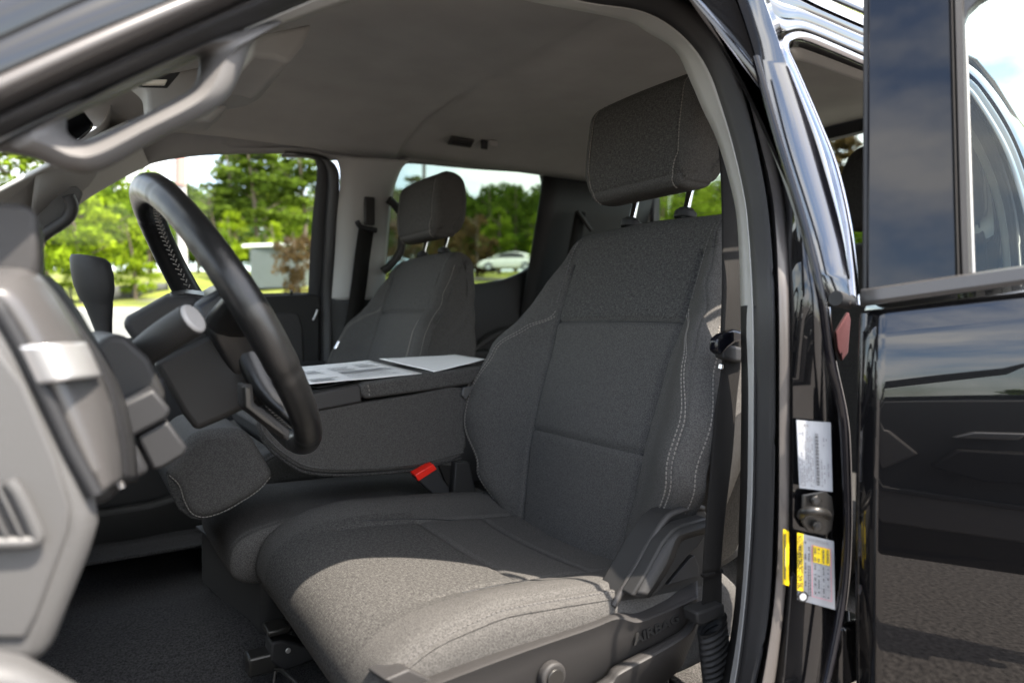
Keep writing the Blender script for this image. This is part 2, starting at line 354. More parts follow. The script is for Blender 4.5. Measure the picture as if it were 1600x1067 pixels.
# roof side with its drip channel, running back and down to the tail of the cab
def band(name, top, bot, Y0, m, bulge=.006, par=None): return loft(name, [rail(top, Y0), rail(bot, Y0 + .004)], m, par or truck, n=110, bulge=[bulge], solid=.003)
def shift(P, d): return [(x + (d * 0.8 if x > 1500 else d * .12), y + d * (1 if x < 1500 else .75)) for x, y in P]
ROOF = [(1130, -92), (1200, -55), (1245, -25), (1290, 0), (1357, 30), (1430, 62), (1507, 99), (1545, 135), (1580, 187), (1612, 255), (1650, 350), (1680, 450)]
EDG = [(1212, 42), (1224, 50), (1245, 46), (1270, 52), (1357, 88), (1430, 112), (1500, 136), (1530, 170), (1570, 240), (1596, 320), (1612, 400), (1618, 470)]
def mixr(f): return [(a[0] * (1 - f) + b[0] * f, a[1] * (1 - f) + b[1] * f) for a, b in zip(ROOF, EDG)]
loft("roof_side", [rail(ROOF, .86), rail(mixr(.22), .88), rail(mixr(.26), .872), rail(mixr(.52), .872), rail(mixr(.56), .888), rail(mixr(.76), .892), rail(mixr(.80), .884), rail(EDG, .90)], M['roofpaint'], truck, n=130, bulge=[.004, 0, .004, 0, .005, 0, .004], solid=.004, angle=30)
rr_ = [p for p in rail(ROOF, .86)]
loft("rear_roof_rail", [rr_, [Vector((p.x - .0, min(p.y - .02, .70), p.z - .004 if p.z < 1.7 else p.z + .008)) for p in rr_], [Vector((p.x, min(p.y - .06, .64), p.z - .02 if p.z < 1.7 else p.z + .04)) for p in rr_]], M['paint'], truck, n=80, solid=.004)
R0 = [(1230, 62), (1238, 54), (1260, 58), (1357, 97), (1430, 121), (1496, 147), (1524, 180), (1560, 250), (1582, 325), (1590, 400), (1592, 470)]
R1 = [(1231, 78), (1240, 72), (1265, 78), (1357, 113), (1430, 138), (1490, 163), (1517, 195), (1551, 262), (1571, 330), (1580, 400), (1582, 470)]
R2 = [(1236, 92), (1246, 93), (1270, 100), (1357, 130), (1430, 153), (1484, 175), (1510, 208), (1540, 268), (1560, 335), (1568, 400), (1570, 470)]
loft("rear_weatherstrip", [rail(R0, .885), rail(R1, .872)], M['rubber2'], truck, n=90, bulge=[.008], solid=.003)
loft("rear_opening_trim", [rail(R1, .868), rail(R2, .845)], M['trim'], truck, n=90, bulge=[.003], solid=.003)
# cab shell: roof skin, rear corner, back wall
def surf(name, f, us, vs_, m, solid=.004, par=None): return finish(name, grid([[Vector(f(u, v)) for v in vs_] for u in us]), m, par or truck, solid=solid)
lin = lambda a, b, n: [a + (b - a) * i / (n - 1) for i in range(n)]
surf("roof_panel", lambda u, v: (u, v * (1 - .20 * min(1, max(0, (-.72 - u) / .55)) if v > 0 else 1), 1.972 - (.185 if v > 0 else .10) * abs(v / .72) ** 4 - .05 * max(0, (u - .2)) ** 2), lin(-1.28, .62, 14), lin(-.725, .725, 17), M['paint'])
def tp(u): return 1 - .20 * min(1, max(0, (-.72 - u) / .55))
hl = surf("headliner", lambda u, v: (u, v * (tp(u) if v > 0 else 1), 1.895 - .145 * abs(v / .69) ** 4.5 + (-.012 if u > -.16 else 0) - .10 * max(0, u - .25) ** 1.6), [-1.22, -1.0, -.8, -.6, -.4, -.25, -.17, -.158, -.1, 0, .1, .2, .3, .4, .5, .6, .66], lin(-.60, .69, 39), M['headliner'], solid=.01)

# ---- passenger side wall
def prail(pts, Y0): return [PS(x, y, Y0) for x, y in pts]
win_top = [(40, 385), (90, 340), (140, 306), (185, 279), (232, 257), (280, 247), (330, 242), (400, 240), (470, 240), (492, 243), (510, 249), (560, 255), (612, 262), (628, 255), (660, 254), (745, 262), (835, 269), (850, 275), (900, 281), (960, 288)]
hd = [PS(x, y, .79) for x, y in win_top]
rows = [hd, [p + Vector((0, .012, .012)) for p in hd], [Vector((p.x, -.655, max(p.z + .02, 1.79))) if p.x < .55 else p + Vector((-.01, .05, .04)) for p in hd], [Vector((p.x, -.60, max(p.z + .02, 1.855))) if p.x < .55 else p + Vector((-.02, .11, .09)) for p in hd], [Vector((p.x, -.5, max(p.z + .03, 1.895))) if p.x < .55 else p + Vector((-.03, .17, .15)) for p in hd]]
loft("side_header_trim", rows, M['headliner'], truck, n=120, solid=.004)
# windshield pillar of the passenger side with its grab handle
loft("windshield_pillar_trim", [[PS(x, y, .785) for x, y in [(40, 385), (90, 340), (140, 306), (190, 277), (232, 256)]], [PS(x, y, .72) for x, y in [(-40, 345), (35, 298), (85, 272), (150, 240), (215, 215)]], [PS(x, y, .66) for x, y in [(-60, 328), (0, 296), (78, 255), (130, 225), (200, 190)]]], M['trim'], truck, n=30, bulge=[.0, .01], solid=.01)
gh = empty("grab_handle", truck); tag(gh, "grey grab handle on the far windshield pillar")
tube("handle_bar", [PS(x, y, .70) for x, y in [(20, 402), (70, 366), (104, 342), (112, 322), (106, 306)]], .014, M['plastic2'], gh, n=30)
plate("handle_mount", [PS(x, y, .735) for x, y in [(48, 345), (100, 292), (120, 290), (130, 300), (118, 335), (62, 372)]], (0, -.01, -.004), M['dashgrey'], gh, bevel=.004)
# window frame of the front passenger door
fr_in = [(483, 470), (486, 400), (491, 330), (497, 270), (495, 250), (486, 243), (440, 241)]
loft("window_frame", [prail([(481, 470), (484, 400), (489, 330), (495, 270), (493, 252), (484, 245), (440, 243)], .815), prail([(510, 470), (513, 400), (516, 330), (519, 275), (512, 252), (495, 242), (440, 238)], .80)], M['dark'], truck, n=50, solid=.012)
loft("door_seal", [prail([(500, 640), (502, 560), (502, 470), (506, 400), (510, 330), (513, 278), (507, 254), (492, 243), (440, 240)], .795), prail([(518, 640), (520, 560), (520, 470), (524, 400), (528, 330), (530, 280), (526, 262), (512, 250), (460, 240)], .775)], M['rubber'], truck, n=60, bulge=[.01], solid=.004)
# pillar between the doors
pil = loft("pillar_trim", [prail([(518, 468), (523, 400), (527, 330), (531, 290), (530, 262), (524, 246)], .775), prail([(545, 468), (550, 400), (556, 330), (560, 290), (562, 262), (562, 246)], .76), prail([(590, 468), (597, 400), (604, 330), (608, 300), (617, 268), (625, 250)], .765), prail([(600, 468), (603, 400), (609, 330), (613, 300), (626, 264), (640, 250)], .785)], M['trim'], truck, n=40, bulge=[.0, .004, 0], solid=.006)
loft("lower_pillar_trim", [prail([(516, 640), (519, 540), (518, 466)], .775), prail([(560, 640), (562, 540), (562, 466)], .755), prail([(606, 640), (602, 540), (600, 466)], .78)], M['plastic'], truck, n=20, solid=.006)
gh2 = empty("grab_handle", truck); tag(gh2, "grey looped grab handle on the far pillar between the doors")
tube("handle_bar", [PS(x, y, .755) for x, y in [(607, 312), (618, 322), (628, 338), (629, 365), (626, 392), (612, 412), (598, 424)]], .0125, M['plastic2'], gh2, n=40)
# belt guide and strap on the far pillar
pb = empty("seat_belt", truck); tag(pb, "far side seat belt hanging from its pillar guide")
box("height_adjuster", PS(577, 330, .745), (.034, .012, .085), M['plastic2'], pb, bevel=.008, seg=4)
tube("belt_guide", [PS(x, y, .735) for x, y in [(558, 346), (563, 354), (575, 358), (588, 360)]], .008, M['dark'], pb, n=14)
strap = [(573, 352), (566, 400), (560, 450), (552, 500), (538, 545), (524, 575)]
loft("belt_webbing", [[PS(x - 12, y, .735) for x, y in strap], [PS(x + 12, y + 3, .735) for x, y in strap]], M['webbing'], pb, n=30, solid=.0015)
tube("latch_plate", [PS(x, y, .66) for x, y in [(524, 545), (530, 534)]], .006, M['chrome'], pb, n=5)
# front passenger door: sill panel
pd = empty("passenger_door", truck)
plate("sill_panel", [PS(x, y, .80) for x, y in [(60, 560), (60, 545), (210, 530), (290, 495), (345, 470), (400, 462), (486, 459), (500, 462), (500, 720), (60, 760)]], (0, -.05, 0), M['plastic'], pd, bevel=.006)
plate("door_recess", [PS(x, y, .785) for x, y in [(415, 492), (455, 486), (468, 490), (474, 510), (476, 560), (472, 640), (420, 640)]], (0, -.02, 0), M['plastic2'], pd, bevel=.008, seg=4)
plate("door_edge", [PS(x, y, .825) for x, y in [(488, 452), (524, 452), (524, 760), (488, 760)]], (0, -.01, 0), M['dark'], pd, bevel=0)
box("speaker_grille", PS(455, 590, .775), (.075, .01, .05), M['dark'], pd, bevel=.01)
tube("lock_knob", [PS(455, 461, .81), PS(455, 454, .81)], .0045, M['dark'], pd, n=6)
tube("door_strap", [PS(496, 484, .77), PS(493, 492, .77), PS(489, 500, .77)], .003, M['silver'], pd, n=8)
tube("window_seal", [PS(x, y, .815) for x, y in [(60, 545), (210, 529), (290, 494), (345, 468), (400, 461), (484, 459)]], .004, M['rubber'], pd, n=12)
plate("window_glass", [PS(x, y, .825) for x, y in [(30, 560), (60, 360), (140, 300), (235, 250), (330, 236), (505, 236), (497, 474), (400, 480), (300, 510), (210, 545)]], (0, -.004, 0), M['glass'], pd, bevel=0)
# rear passenger door window
rd = empty("far_rear_door", truck)
hole = [(598, 452), (603, 400), (610, 320), (618, 275), (624, 262), (636, 254), (660, 254), (745, 262), (838, 269), (849, 276), (850, 300), (845, 370), (838, 405), (826, 420), (800, 433), (770, 441), (700, 447), (640, 450)]
big = [(560, 700), (575, 520), (590, 320), (600, 262), (610, 246), (630, 240), (665, 240), (745, 249), (850, 255), (900, 262), (905, 300), (905, 370), (905, 440), (900, 520), (890, 700), (780, 720), (700, 720), (640, 720)]
H1 = [PS(x, y, .82) for x, y in hole]; B1 = [PS(x, y, .80) for x, y in big]; IN = [h.lerp(b, .06) + Vector((0, .012, 0)) for h, b in zip(H1, B1)]
def ringloft(name, rings, m, par, solid=.004, n=8):
    rows = []
    for r in rings:
        k = len(r); rows.append([cr1([r[(i - 1) % k], r[i], r[(i + 1) % k], r[(i + 2) % k]], 1 + j / n) for i in range(k) for j in range(n)])
    return finish(name, grid(rows, close=True), m, par, solid=solid, angle=60)
ringloft("door_panel", [[p + Vector((0, -.02, 0)) for p in H1], H1, IN, B1], M['dark'], rd)
plate("window_glass", [PS(x, y, .835) for x, y in [(580, 470), (600, 262), (640, 244), (860, 262), (862, 440), (760, 460)]], (0, -.004, 0), M['privacy'], rd, bevel=0)
box("armrest", PS(800, 560, .76), (.5, .07, .07), M['plastic'], rd, bevel=.012)
loft("armrest_rim", [[PS(x, y, .775) for x, y in [(740, 540), (765, 520), (800, 508), (850, 506)]], [PS(x, y, .76) for x, y in [(740, 552), (765, 534), (800, 520), (850, 516)]]], M['plastic2'], rd, n=20, solid=.01)
# far rear corner and back wall with its window
surf("rear_corner_trim", lambda u, v: (-.72 - .5 * u, -.765 + .02 * u + (.30 * (v - 1.35) if v > 1.35 else 0), v), lin(0, 1, 8), [.6, .9, 1.2, 1.35, 1.5, 1.7, 1.84], M['dark'])
def BW(x, y, X=-1.235): return at(x, y, X=X)
back = empty("cab_back_wall", truck)
wl, wr, wt, wb = -.62, .46, 1.858, 1.42
bm = bmesh.new()
for a in [((-.80, .6), (.52, wb)), ((-.70, wt), (.50, 1.905)), ((-.80, wb), (wl, wt)), ((wr, wb), (.50, wt))]:
    (y0, z0), (y1, z1) = a; box_bm((-1.25, (y0 + y1) / 2, (z0 + z1) / 2), (.03, y1 - y0 - .0005, z1 - z0 - .0005), bm)
finish("wall_trim", bm, M['dark'], back, smooth=False)
plate("window_glass", [(-1.27, wl - .01, wb - .01), (-1.27, wr + .01, wb - .01), (-1.27, wr + .01, wt + .01), (-1.27, wl - .01, wt + .01)], (-.004, 0, 0), M['reartint'], back, bevel=0)
for k in range(11):
    z = wb + .03 + k * .037; tube("defroster_line", [(-1.262, wl, z), (-1.262, wr, z)], .0006, M['ink'], back, n=4, ns=5)
y0 = BW(1011, 335).y
box("window_divider", (-1.225, y0, 1.62), (.03, .035, .46), M['trim'], back, bevel=.006)
box("window_divider", (-1.22, BW(975, 335).y, 1.62), (.03, .085, .46), M['dark'], back, bevel=.006)
# far rear belt and guide
fb = empty("rear_seat_belt", truck)
loft("belt_webbing", [[at(x - 7, y, Y=-.58) for x, y in [(906, 330), (893, 400), (880, 470)]], [at(x + 7, y, Y=-.58) for x, y in [(908, 332), (897, 402), (886, 472)]]], M['webbing'], fb, n=14, solid=.002)
tube("belt_guide", [at(x, y, Y=-.57) for x, y in [(903, 330), (910, 340), (918, 352), (924, 360)]], .007, M['plastic2'], fb, n=14)
# header vent and coat hook
vt = empty("ceiling_vent", truck)
cvent = at(720, 222, Y=-.475)
box("vent_frame", cvent, (.078, .008, .030), M['plastic2'], vt, bevel=.003, rot=Matrix.Rotation(R(-55), 3, 'X'))
for k in range(3): box("vent_slat", cvent + Vector((0, .006, -.008 + .007 * k)), (.066, .004, .0028), M['dark'], vt, bevel=.001, rot=Matrix.Rotation(R(-55), 3, 'X'))
ch = empty("coat_hook", truck)
chc = at(762, 226, Y=-.475); box("hook_plate", chc + Vector((.012, 0, 0)), (.022, .008, .032), M['dark'], ch, bevel=.003); box("hook_tip", chc + Vector((-.012, .01, .002)), (.028, .014, .018), M['headliner'], ch, bevel=.004)
# windshield, roof header
surf("roof_header", lambda u, v: (.60 + .10 * u, v, 1.80 + .12 * (1 - u)), lin(0, 1, 4), lin(-.66, .66, 9), M['headliner'])
plate("windshield", [(.72, -.66, 1.80), (.72, .64, 1.80), (1.30, .80, 1.26), (1.30, -.80, 1.26)], (.004, 0, .004), M['glass'], truck, bevel=0)

# ---- floor
fl = bmesh.new(); rows = []
for i in range(41):
    X = 1.15 - 2.4 * i / 40; rows.append([Vector((X, y, .76 + .05 * math.exp(-(y / .16) ** 4) + .006 * mnoise.noise(Vector((X * 6, y * 6, 0))) + (.22 * max(0, X - .68)))) for y in lin(-.80, .82, 36)])
finish("floor_carpet", grid(rows, fl), M['carpet'], truck, solid=.01, off=-1)
surf("rear_floor_carpet", lambda u, v: (u, v, .79), lin(-1.2, -.10, 8), lin(-.1, .80, 8), M['carpet2'], solid=.004)
box("door_sill", (.05, .835, .70), (2.2, .10, .22), M['paint'], truck, bevel=.02)
box("sill_plate", (.05, .80, .815), (2.1, .05, .012), M['plastic'], truck, bevel=.004)
plate("far_side_kick_panel", [at(x, y, Y=-.70) for x, y in [(60, 800), (160, 800), (235, 788), (290, 772), (330, 800), (300, 855), (200, 872), (60, 905)]], (0, -.05, 0), M['plastic'], truck, bevel=.012)
box("far_lower_wall", (.2, -.80, .90), (1.9, .04, .60), M['dark'], truck, bevel=.0)

surf("footwell_step", lambda u, v: (u, -.32 - .30 * v, .775 + .055 * (1 - v) ** 2), lin(.35, .75, 8), lin(0, 1, 8), M['carpet'], solid=.006)
# ================================================================== seats
TH = R(15.6)
D_ = Vector((math.cos(TH), 0, math.sin(TH))); W_ = Vector((-math.sin(TH), 0, math.cos(TH)))
def lerp_tab(tab, x):
    if x <= tab[0][0]: return tab[0][1]
    for (a, u), (b, v) in zip(tab, tab[1:]):
        if x <= b:
            f = (x - a) / (b - a); f = f * f * (3 - 2 * f); return u + (v - u) * f
    return tab[-1][1]
def G(d, s): return math.exp(-(d / s) ** 2)
def make_seat(cy, side, driver):
    seat = empty("front_seat", truck)
    tag(seat, "driver's grey cloth seat with sun on its cushion" if driver else "front passenger's grey cloth seat behind the console")
    Yv = Vector((0, side, 0))
    O = Vector((-.035 if driver else -.005, cy, .955))
    PW = [(0, .13), (.3, .145), (.55, .15), (.7, .16), (1, .16)]
    HW = [(-.05, .17), (.0, .20), (.08, .262), (.16, .305), (.22, .312), (.31, .288), (.38, .256), (.45, .228), (.54, .200), (.60, .175)]
    CR = [(0, .008), (.08, .045), (.18, .074), (.30, .064), (.42, .026), (.52, .006), (.58, 0)]
    def pw(wv): return lerp_tab([(a * .56, b) for a, b in PW], wv)
    def extra(x, z, a, q, nx, nz):
        f = max(0, min(1, nx * 1.6)); hwv = lerp_tab(HW, z); p = pw(z); aa = abs(a); h = 0
        if f > 0:
            c = lerp_tab(CR, z); t = max(0, min(1, (aa - p) / max(.01, hwv * .90 - p))); t = t * t * (3 - 2 * t)
            h -= c * t * f
            if z < .50: h += .0075 * G(aa - p, .0042) * f
            if aa < p: h += (.0080 * G(z - .385, .0042) + .0060 * G(z - .175, .0042)) * f
            if aa < p: h -= .006 * math.cos(aa / p * math.pi / 2) * f
            h += .0022 * G(q_abs(q) - .905, .006)
        h += .0030 * G(z - (.565), .0) if False else 0
        return h + .0016 * mnoise.noise(Vector((a * 9, z * 9, x * 9 + cy * 5)))
    def q_abs(q): return abs(q)
    loop = [(0, 0), (.010, .11), (.014, .2), (.006, .33), (-.004, .44), (-.010, .51), (-.022, .556), (-.050, .577), (-.085, .565), (-.103, .51), (-.118, .3), (-.128, .12), (-.118, .0), (-.07, -.05), (-.02, -.035)]
    back = Pad(O, D_, W_, Yv, loop, lambda x, z, n: lerp_tab(HW, z), lambda x, z: .036, q0=.875, extra=extra)
    def bmat(x, z, a, q, n):
        if n.x > -.2 and z > .385 and abs(a) < pw(z) + max(0, z - .47) * 1.3 and abs(q) < .93: return 1
        return 0
    bk = back.mesh("backrest", [M['cloth'], M['weave']], seat, nl=260, nq=190, matfn=bmat)
    for sg in (1, -1):
        sl_ = []
        for i in range(50):
            z = .0 + .50 * i / 49; l = back.find(lerp_tab([(0, .0), (.1, .01), (.2, .014), (.33, .006), (.44, -.004), (.5, -.010)], z), z); sl_.append(back.pt(l, sg * pw(z) / lerp_tab(HW, z), -.0002)[0])
        tube("panel_seam", sl_, .0013, M['dark'], seat, n=90, ns=6)
    for zs in (.385, .175):
        l = back.find(.004 if zs > .3 else .013, zs); hwz = lerp_tab(HW, zs); tube("panel_seam", [back.pt(l, (k / 12 - 1) * pw(zs) / hwz, -.0002)[0] for k in range(25)], .0013, M['dark'], seat, n=60, ns=6)
    # rows of stitching down the bolsters
    def line(fn, z0, z1, n=60, lift=.0006):
        out = []
        for i in range(n):
            z = z0 + (z1 - z0) * i / (n - 1); l = back.find(lerp_tab([(0, .0), (.1, .01), (.2, .014), (.33, .006), (.44, -.004), (.5, -.010), (.55, -.026)], z), z); out.append(back.pt(l, fn(z), lift)[0])
        return out
    def bol(z): hwv = lerp_tab(HW, z); return lerp_tab([(.02, .96), (.1, .915), (.22, .90), (.30, .87), (.36, .80), (.40, (pw(z) + .012) / hwv), (.42, pw(z) / hwv)], z)
    for sg in (1, -1):
        stitches("bolster_stitching", line(lambda z: sg * bol(z), .03, .405), M['thread'], seat)
        stitches("bolster_stitching", line(lambda z: sg * (bol(z) - .022), .03, .395), M['thread'], seat)
        stitches("outer_stitching", line(lambda z: sg * .988, .06, .53), M['thread'], seat)
        stitches("upper_stitching", line(lambda z: sg * min(.955, (pw(z) + .012) / lerp_tab(HW, z)), .42, .545), M['thread_dark'], seat)
    # cushion
    CO = Vector((0, cy, 0))
    cl = [(-.09, .962), (0, .972), (.10, .982), (.2, .990), (.28, .994), (.34, .990), (.385, .968), (.402, .93), (.392, .895), (.36, .868), (.25, .860), (.1, .858), (-.05, .86), (-.12, .88), (-.13, .93)]
    def cextra(x, z, a, q, nx, nz):
        f = max(0, min(1, nz * 1.5)); aa = abs(a); h = 0
        t = max(0, min(1, (aa - .15) / .09)); t = t * t * (3 - 2 * t)
        h -= (.022 if a * side * 1 > -9 else 0) * t * f * max(0, min(1, (.40 - x) / .15))
        h += .004 * G(aa - (.155 + .02 * max(0, x - .1)), .0045) * f * (1 if x < .30 else 0)
        if aa < .16: h += .0035 * G(x - .155, .0045) * f + .008 * (1 - (aa / .16) ** 2) * f * max(0, min(1, (.3 - x) / .2)) + .003 * G(x - .035, .004) * f
        h += .004 * G(aa - .262, .0035)
        if nx > .2: h += .004 * G(z - .905, .004)
        return h + .0020 * mnoise.noise(Vector((a * 8, x * 8, z * 8 + 3)))
    cush = Pad(CO, Vector((1, 0, 0)), Vector((0, 0, 1)), Yv, cl, lambda x, z, n: .283 - .012 * max(0, x - .2) / .2, .034, q0=.885, extra=cextra)
    def cmat(x, z, a, q, n):
        if n.x > .3 and z < .905: return 2
        if n.y > -.4 and x > .155 and abs(a) < .19: return 1
        return 0
    cush.mesh("cushion", [M['cloth'], M['weave'], M['cloth']], seat, nl=240, nq=170, matfn=cmat)
    pts = []; l0, l1 = cush.find(-.02, .971), cush.find(.392, .895); 
    d = (l1 - l0) % cush.len
    if d > cush.len / 2: d -= cush.len
    for sg in (1, -1):
        pts = [cush.pt(l0 + d * i / 90, sg * .955, .0004)[0] for i in range(91)]
        stitches("cushion_stitching", pts, M['thread_dark'] , seat, step=.0058, r=.0008)
        tube("cushion_piping", [cush.pt(l0 + d * i / 40, sg * .975, .0002)[0] for i in range(41)], .0016, M['cloth'], seat, n=90, ns=6)
    for ys in (-.155, .155):
        l0_, l1_ = cush.find(-.02, .971), cush.find(.25, .992); dd_ = (l1_ - l0_) % cush.len; dd_ = dd_ - cush.len if dd_ > cush.len / 2 else dd_
        tube("cushion_seam", [cush.pt(l0_ + dd_ * i / 30, (ys * (1 + .13 * max(0, i / 30 * .27 - .1) / .17)) / .283, .0)[0] for i in range(31)], .0012, M['dark'], seat, n=60, ns=6)
    for xs in (.155, .035):
        l = cush.find(xs, .985 if xs > .1 else .975); tube("cushion_seam", [cush.pt(l, (k / 12 - 1) * .158 / .283, .0)[0] for k in range(25)], .0011, M['dark'], seat, n=50, ns=6)
    # headrest
    HO = O + W_ * .719 + D_ * -.009
    hp = [(.055, -.09), (.062, -.03), (.060, .030), (.054, .066), (.030, .086), (-.010, .086), (-.036, .064), (-.048, .01), (-.046, -.05), (-.030, -.088), (.0, -.102), (.035, -.104)]
    def hext(x, z, a, q, nx, nz):
        h = .0028 * G(abs(a) - .112, .0022) * (1 if nx > -.5 else 0)
        if nx > .3: h -= -.004 * (a / .13) ** 2
        if z < -.06: h += .003 * G(z + .088, .003)
        return h
    _a = R(5.0); hD = Vector((math.cos(_a), 0, math.sin(_a))); hW = Vector((-math.sin(_a), 0, math.cos(_a)))
    hr = Pad(HO, hD, hW, Yv, hp, lambda x, z, n: 0.139 - .40 * max(0, -z - .05) * 1.0 - .06 * max(0, z - .06), .026, q0=.82, extra=hext)
    hr.mesh("headrest", [M['cloth'], M['weave']], seat, nl=170, nq=150, matfn=lambda x, z, a, q, n: 1 if abs(a) < .112 and n.x > -.3 and z > -.09 else 0)
    for sg in (1, -1):
        la, lb = hr.find(.035, -.103), hr.find(-.015, .084); dd = (lb - la) % hr.len
        if hr.prof(la + dd / 2).x < 0: dd -= hr.len
        stitches("headrest_stitching", [hr.pt(la + dd * i / 70, sg * .113 / .139, .0012)[0] for i in range(71)], M['thread'], seat, step=.0055)
        b = O + D_ * -.050 + Yv * (.068 * sg)
        tube("headrest_post", [b + W_ * .55, b + W_ * .645], .0062, M['chrome'], seat, n=6, ns=20)
        bb = disc_bm(b + W_ * .586, W_, .019, .014); disc_bm(b + W_ * .594, W_, .014, .008, bb)
        finish("post_guide", bb, M['plastic'], seat, bevel=.003)
    return seat, back, cush
dseat, dback, dcush = make_seat(.41, 1, True)
pseat, pback, pcush = make_seat(-.41, -1, False)
_c = Vector((-.10, -.41, 1.33)); pseat.scale = (.93, 1.0, .93); pseat.location = _c * (1 - .93) + Vector((-.022, -.03, .022))
# ---- plastic side of the driver's seat
def yr_(pts, Y): return [at(x, y, Y=Y) for x, y in pts]
A_ = [(560, 1085), (646, 1051), (727, 1017), (870, 976), (935, 957), (985, 925), (1040, 890), (1088, 860)]
B_ = [(640, 1084), (680, 1066), (812, 1016), (922, 978), (965, 962), (997, 967), (1036, 954), (1090, 929)]
C_ = [(645, 1115), (690, 1095), (822, 1040), (930, 1003), (955, 990), (1000, 988), (1042, 975), (1090, 948)]
E_ = [(700, 1320), (760, 1270), (880, 1200), (945, 1130), (985, 1090), (1036, 1062), (1065, 1036), (1088, 980)]
loft("side_shield", [yr_(A_, .655), yr_(B_, .700), yr_([(x, y + 5) for x, y in B_], .706), yr_(C_, .698), yr_(E_, .69)], M['plastic2'], dseat, n=90, bulge=[0, .001, 0, .0], solid=.004, angle=35)
plate("side_shield_lip", yr_([(640, 1044), (600, 1062), (640, 1090), (690, 1068)], .694), (0, -.05, -.01), M['plastic2'], dseat, bevel=.003)
loft("lower_shield_ridge", [yr_([(860, 1110), (942, 1062), (958, 1044), (1000, 1022), (1052, 994), (1070, 980), (1080, 965), (1088, 945)], .703), yr_([(872, 1118), (950, 1072), (968, 1053), (1008, 1031), (1058, 1003), (1078, 987), (1088, 968), (1094, 948)], .716), yr_([(900, 1200), (990, 1110), (1010, 1085), (1036, 1066), (1062, 1042), (1072, 1020), (1084, 990), (1092, 960)], .700)], M['plastic2'], dseat, n=60, bulge=[.004, .0], solid=.004)
plate("recliner_cover", yr_([(950, 960), (985, 895), (1018, 838), (1036, 812), (1049, 802), (1084, 791), (1099, 793), (1108, 806), (1110, 850), (1098, 925), (1040, 948), (985, 963)], .688), (.004, -.035, 0), M['plastic'], dseat, bevel=.003, seg=2)
tube("recliner_rib", yr_([(958, 946), (990, 893), (1022, 838), (1038, 814), (1052, 802), (1084, 792), (1098, 794)], .690), .0042, M['plastic2'], dseat, n=50)
plate("recliner_lever", yr_([(987, 931), (1010, 894), (1035, 848), (1052, 828), (1067, 819), (1105, 808), (1106, 835), (1090, 858), (1078, 866), (1050, 900), (1028, 928), (1015, 935), (1000, 936)], .712), (0, -.020, 0), M['plastic'], dseat, bevel=.0028, seg=2)
loft("lever_ridge", [yr_([(1015, 933), (1028, 915), (1050, 880), (1062, 850), (1072, 842), (1105, 832)], .7125), yr_([(1010, 930), (1022, 912), (1043, 876), (1056, 842), (1068, 834), (1105, 823)], .717), yr_([(994, 928), (1012, 896), (1037, 852), (1053, 832), (1067, 823), (1105, 812)], .7125)], M['plastic'], dseat, n=30, solid=.001, angle=25)
plate("lever_recess", yr_([(1043, 914), (1078, 872), (1086, 868), (1092, 884), (1092, 900)], .696), (0, -.008, 0), M['dark'], dseat, bevel=.001)
kc = at(862, 1056, Y=.705); kb = disc_bm(kc, (0, 1, 0), .0165, .012); finish("lumbar_knob", kb, M['plastic2'], dseat, bevel=.003)
finish("knob_cap", disc_bm(kc + Vector((0, .007, 0)), (0, 1, 0), .011, .003), M['steel'], dseat, bevel=.001)
def text(name, body, p0, p1, nrm, size, m, parent, ext=.0004, spacing=1.0):
    cu = bpy.data.curves.new(name, 'FONT'); cu.body = body; cu.size = size; cu.extrude = ext; cu.align_y = 'CENTER'; cu.align_x = 'CENTER'; cu.space_character = spacing; cu.resolution_u = 2; cu.offset = size * .035
    t = bpy.data.objects.new(name, cu); scene.collection.objects.link(t)
    dg = bpy.context.evaluated_depsgraph_get(); me = bpy.data.meshes.new_from_object(t.evaluated_get(dg))
    scene.collection.objects.unlink(t); bpy.data.objects.remove(t); me.materials.clear(); me.materials.append(m)
    x = (Vector(p1) - Vector(p0)).normalized(); z = Vector(nrm).normalized(); y = z.cross(x).normalized(); z = x.cross(y)
    wdt = max(v.co.x for v in me.vertices) - min(v.co.x for v in me.vertices); sc = (Vector(p1) - Vector(p0)).length / wdt
    mt = Matrix((x, y, z)).transposed().to_4x4(); mt.translation = (Vector(p0) + Vector(p1)) / 2
    me.transform(mt @ Matrix.Diagonal((sc, 1, 1, 1))); o = bpy.data.objects.new(name, me); return link(o, parent)
text("embossed_lettering", "AIRBAG", at(990, 1001, Y=.7035), at(1062, 964, Y=.7035), (0, 1, 0), .017, M['plastic'], dseat, ext=.0009)
# seat rails and brackets below
sl = empty("seat_rail", truck)
box("rail", (.18, .60, .80), (.50, .035, .03), M['steel'], sl, bevel=.004)
box("rail", (.18, .22, .80), (.50, .035, .03), M['steel'], sl, bevel=.004)
box("cross_member", (.30, .41, .835), (.03, .40, .03), M['dark'], sl, bevel=.006)
plate("cushion_pan", [(.34, .18, .868), (.34, .62, .868), (.05, .62, .85), (.05, .18, .85)], (0, 0, -.02), M['dark'], sl, bevel=.004)
box("bracket", at(432, 980, Y=.22), (.035, .04, .010), M['steel'], sl, bevel=.003)
plate("mount_foot", [at(x, y, Y=.24) for x, y in [(424, 1004), (440, 1000), (480, 1010), (500, 1028), (470, 1040), (440, 1050), (422, 1032)]], (0, -.04, 0), M['dark'], sl, bevel=.004)
finish("mount_bolt", disc_bm(at(450, 1016, Y=.245), (0, 1, 0), .004, .004), M['silver'], sl, bevel=.001)
tube("release_bar", [at(428, 1067, Y=.25), at(436, 1045, Y=.25), at(500, 1100, Y=.40)], .003, M['steel'], sl, n=10)

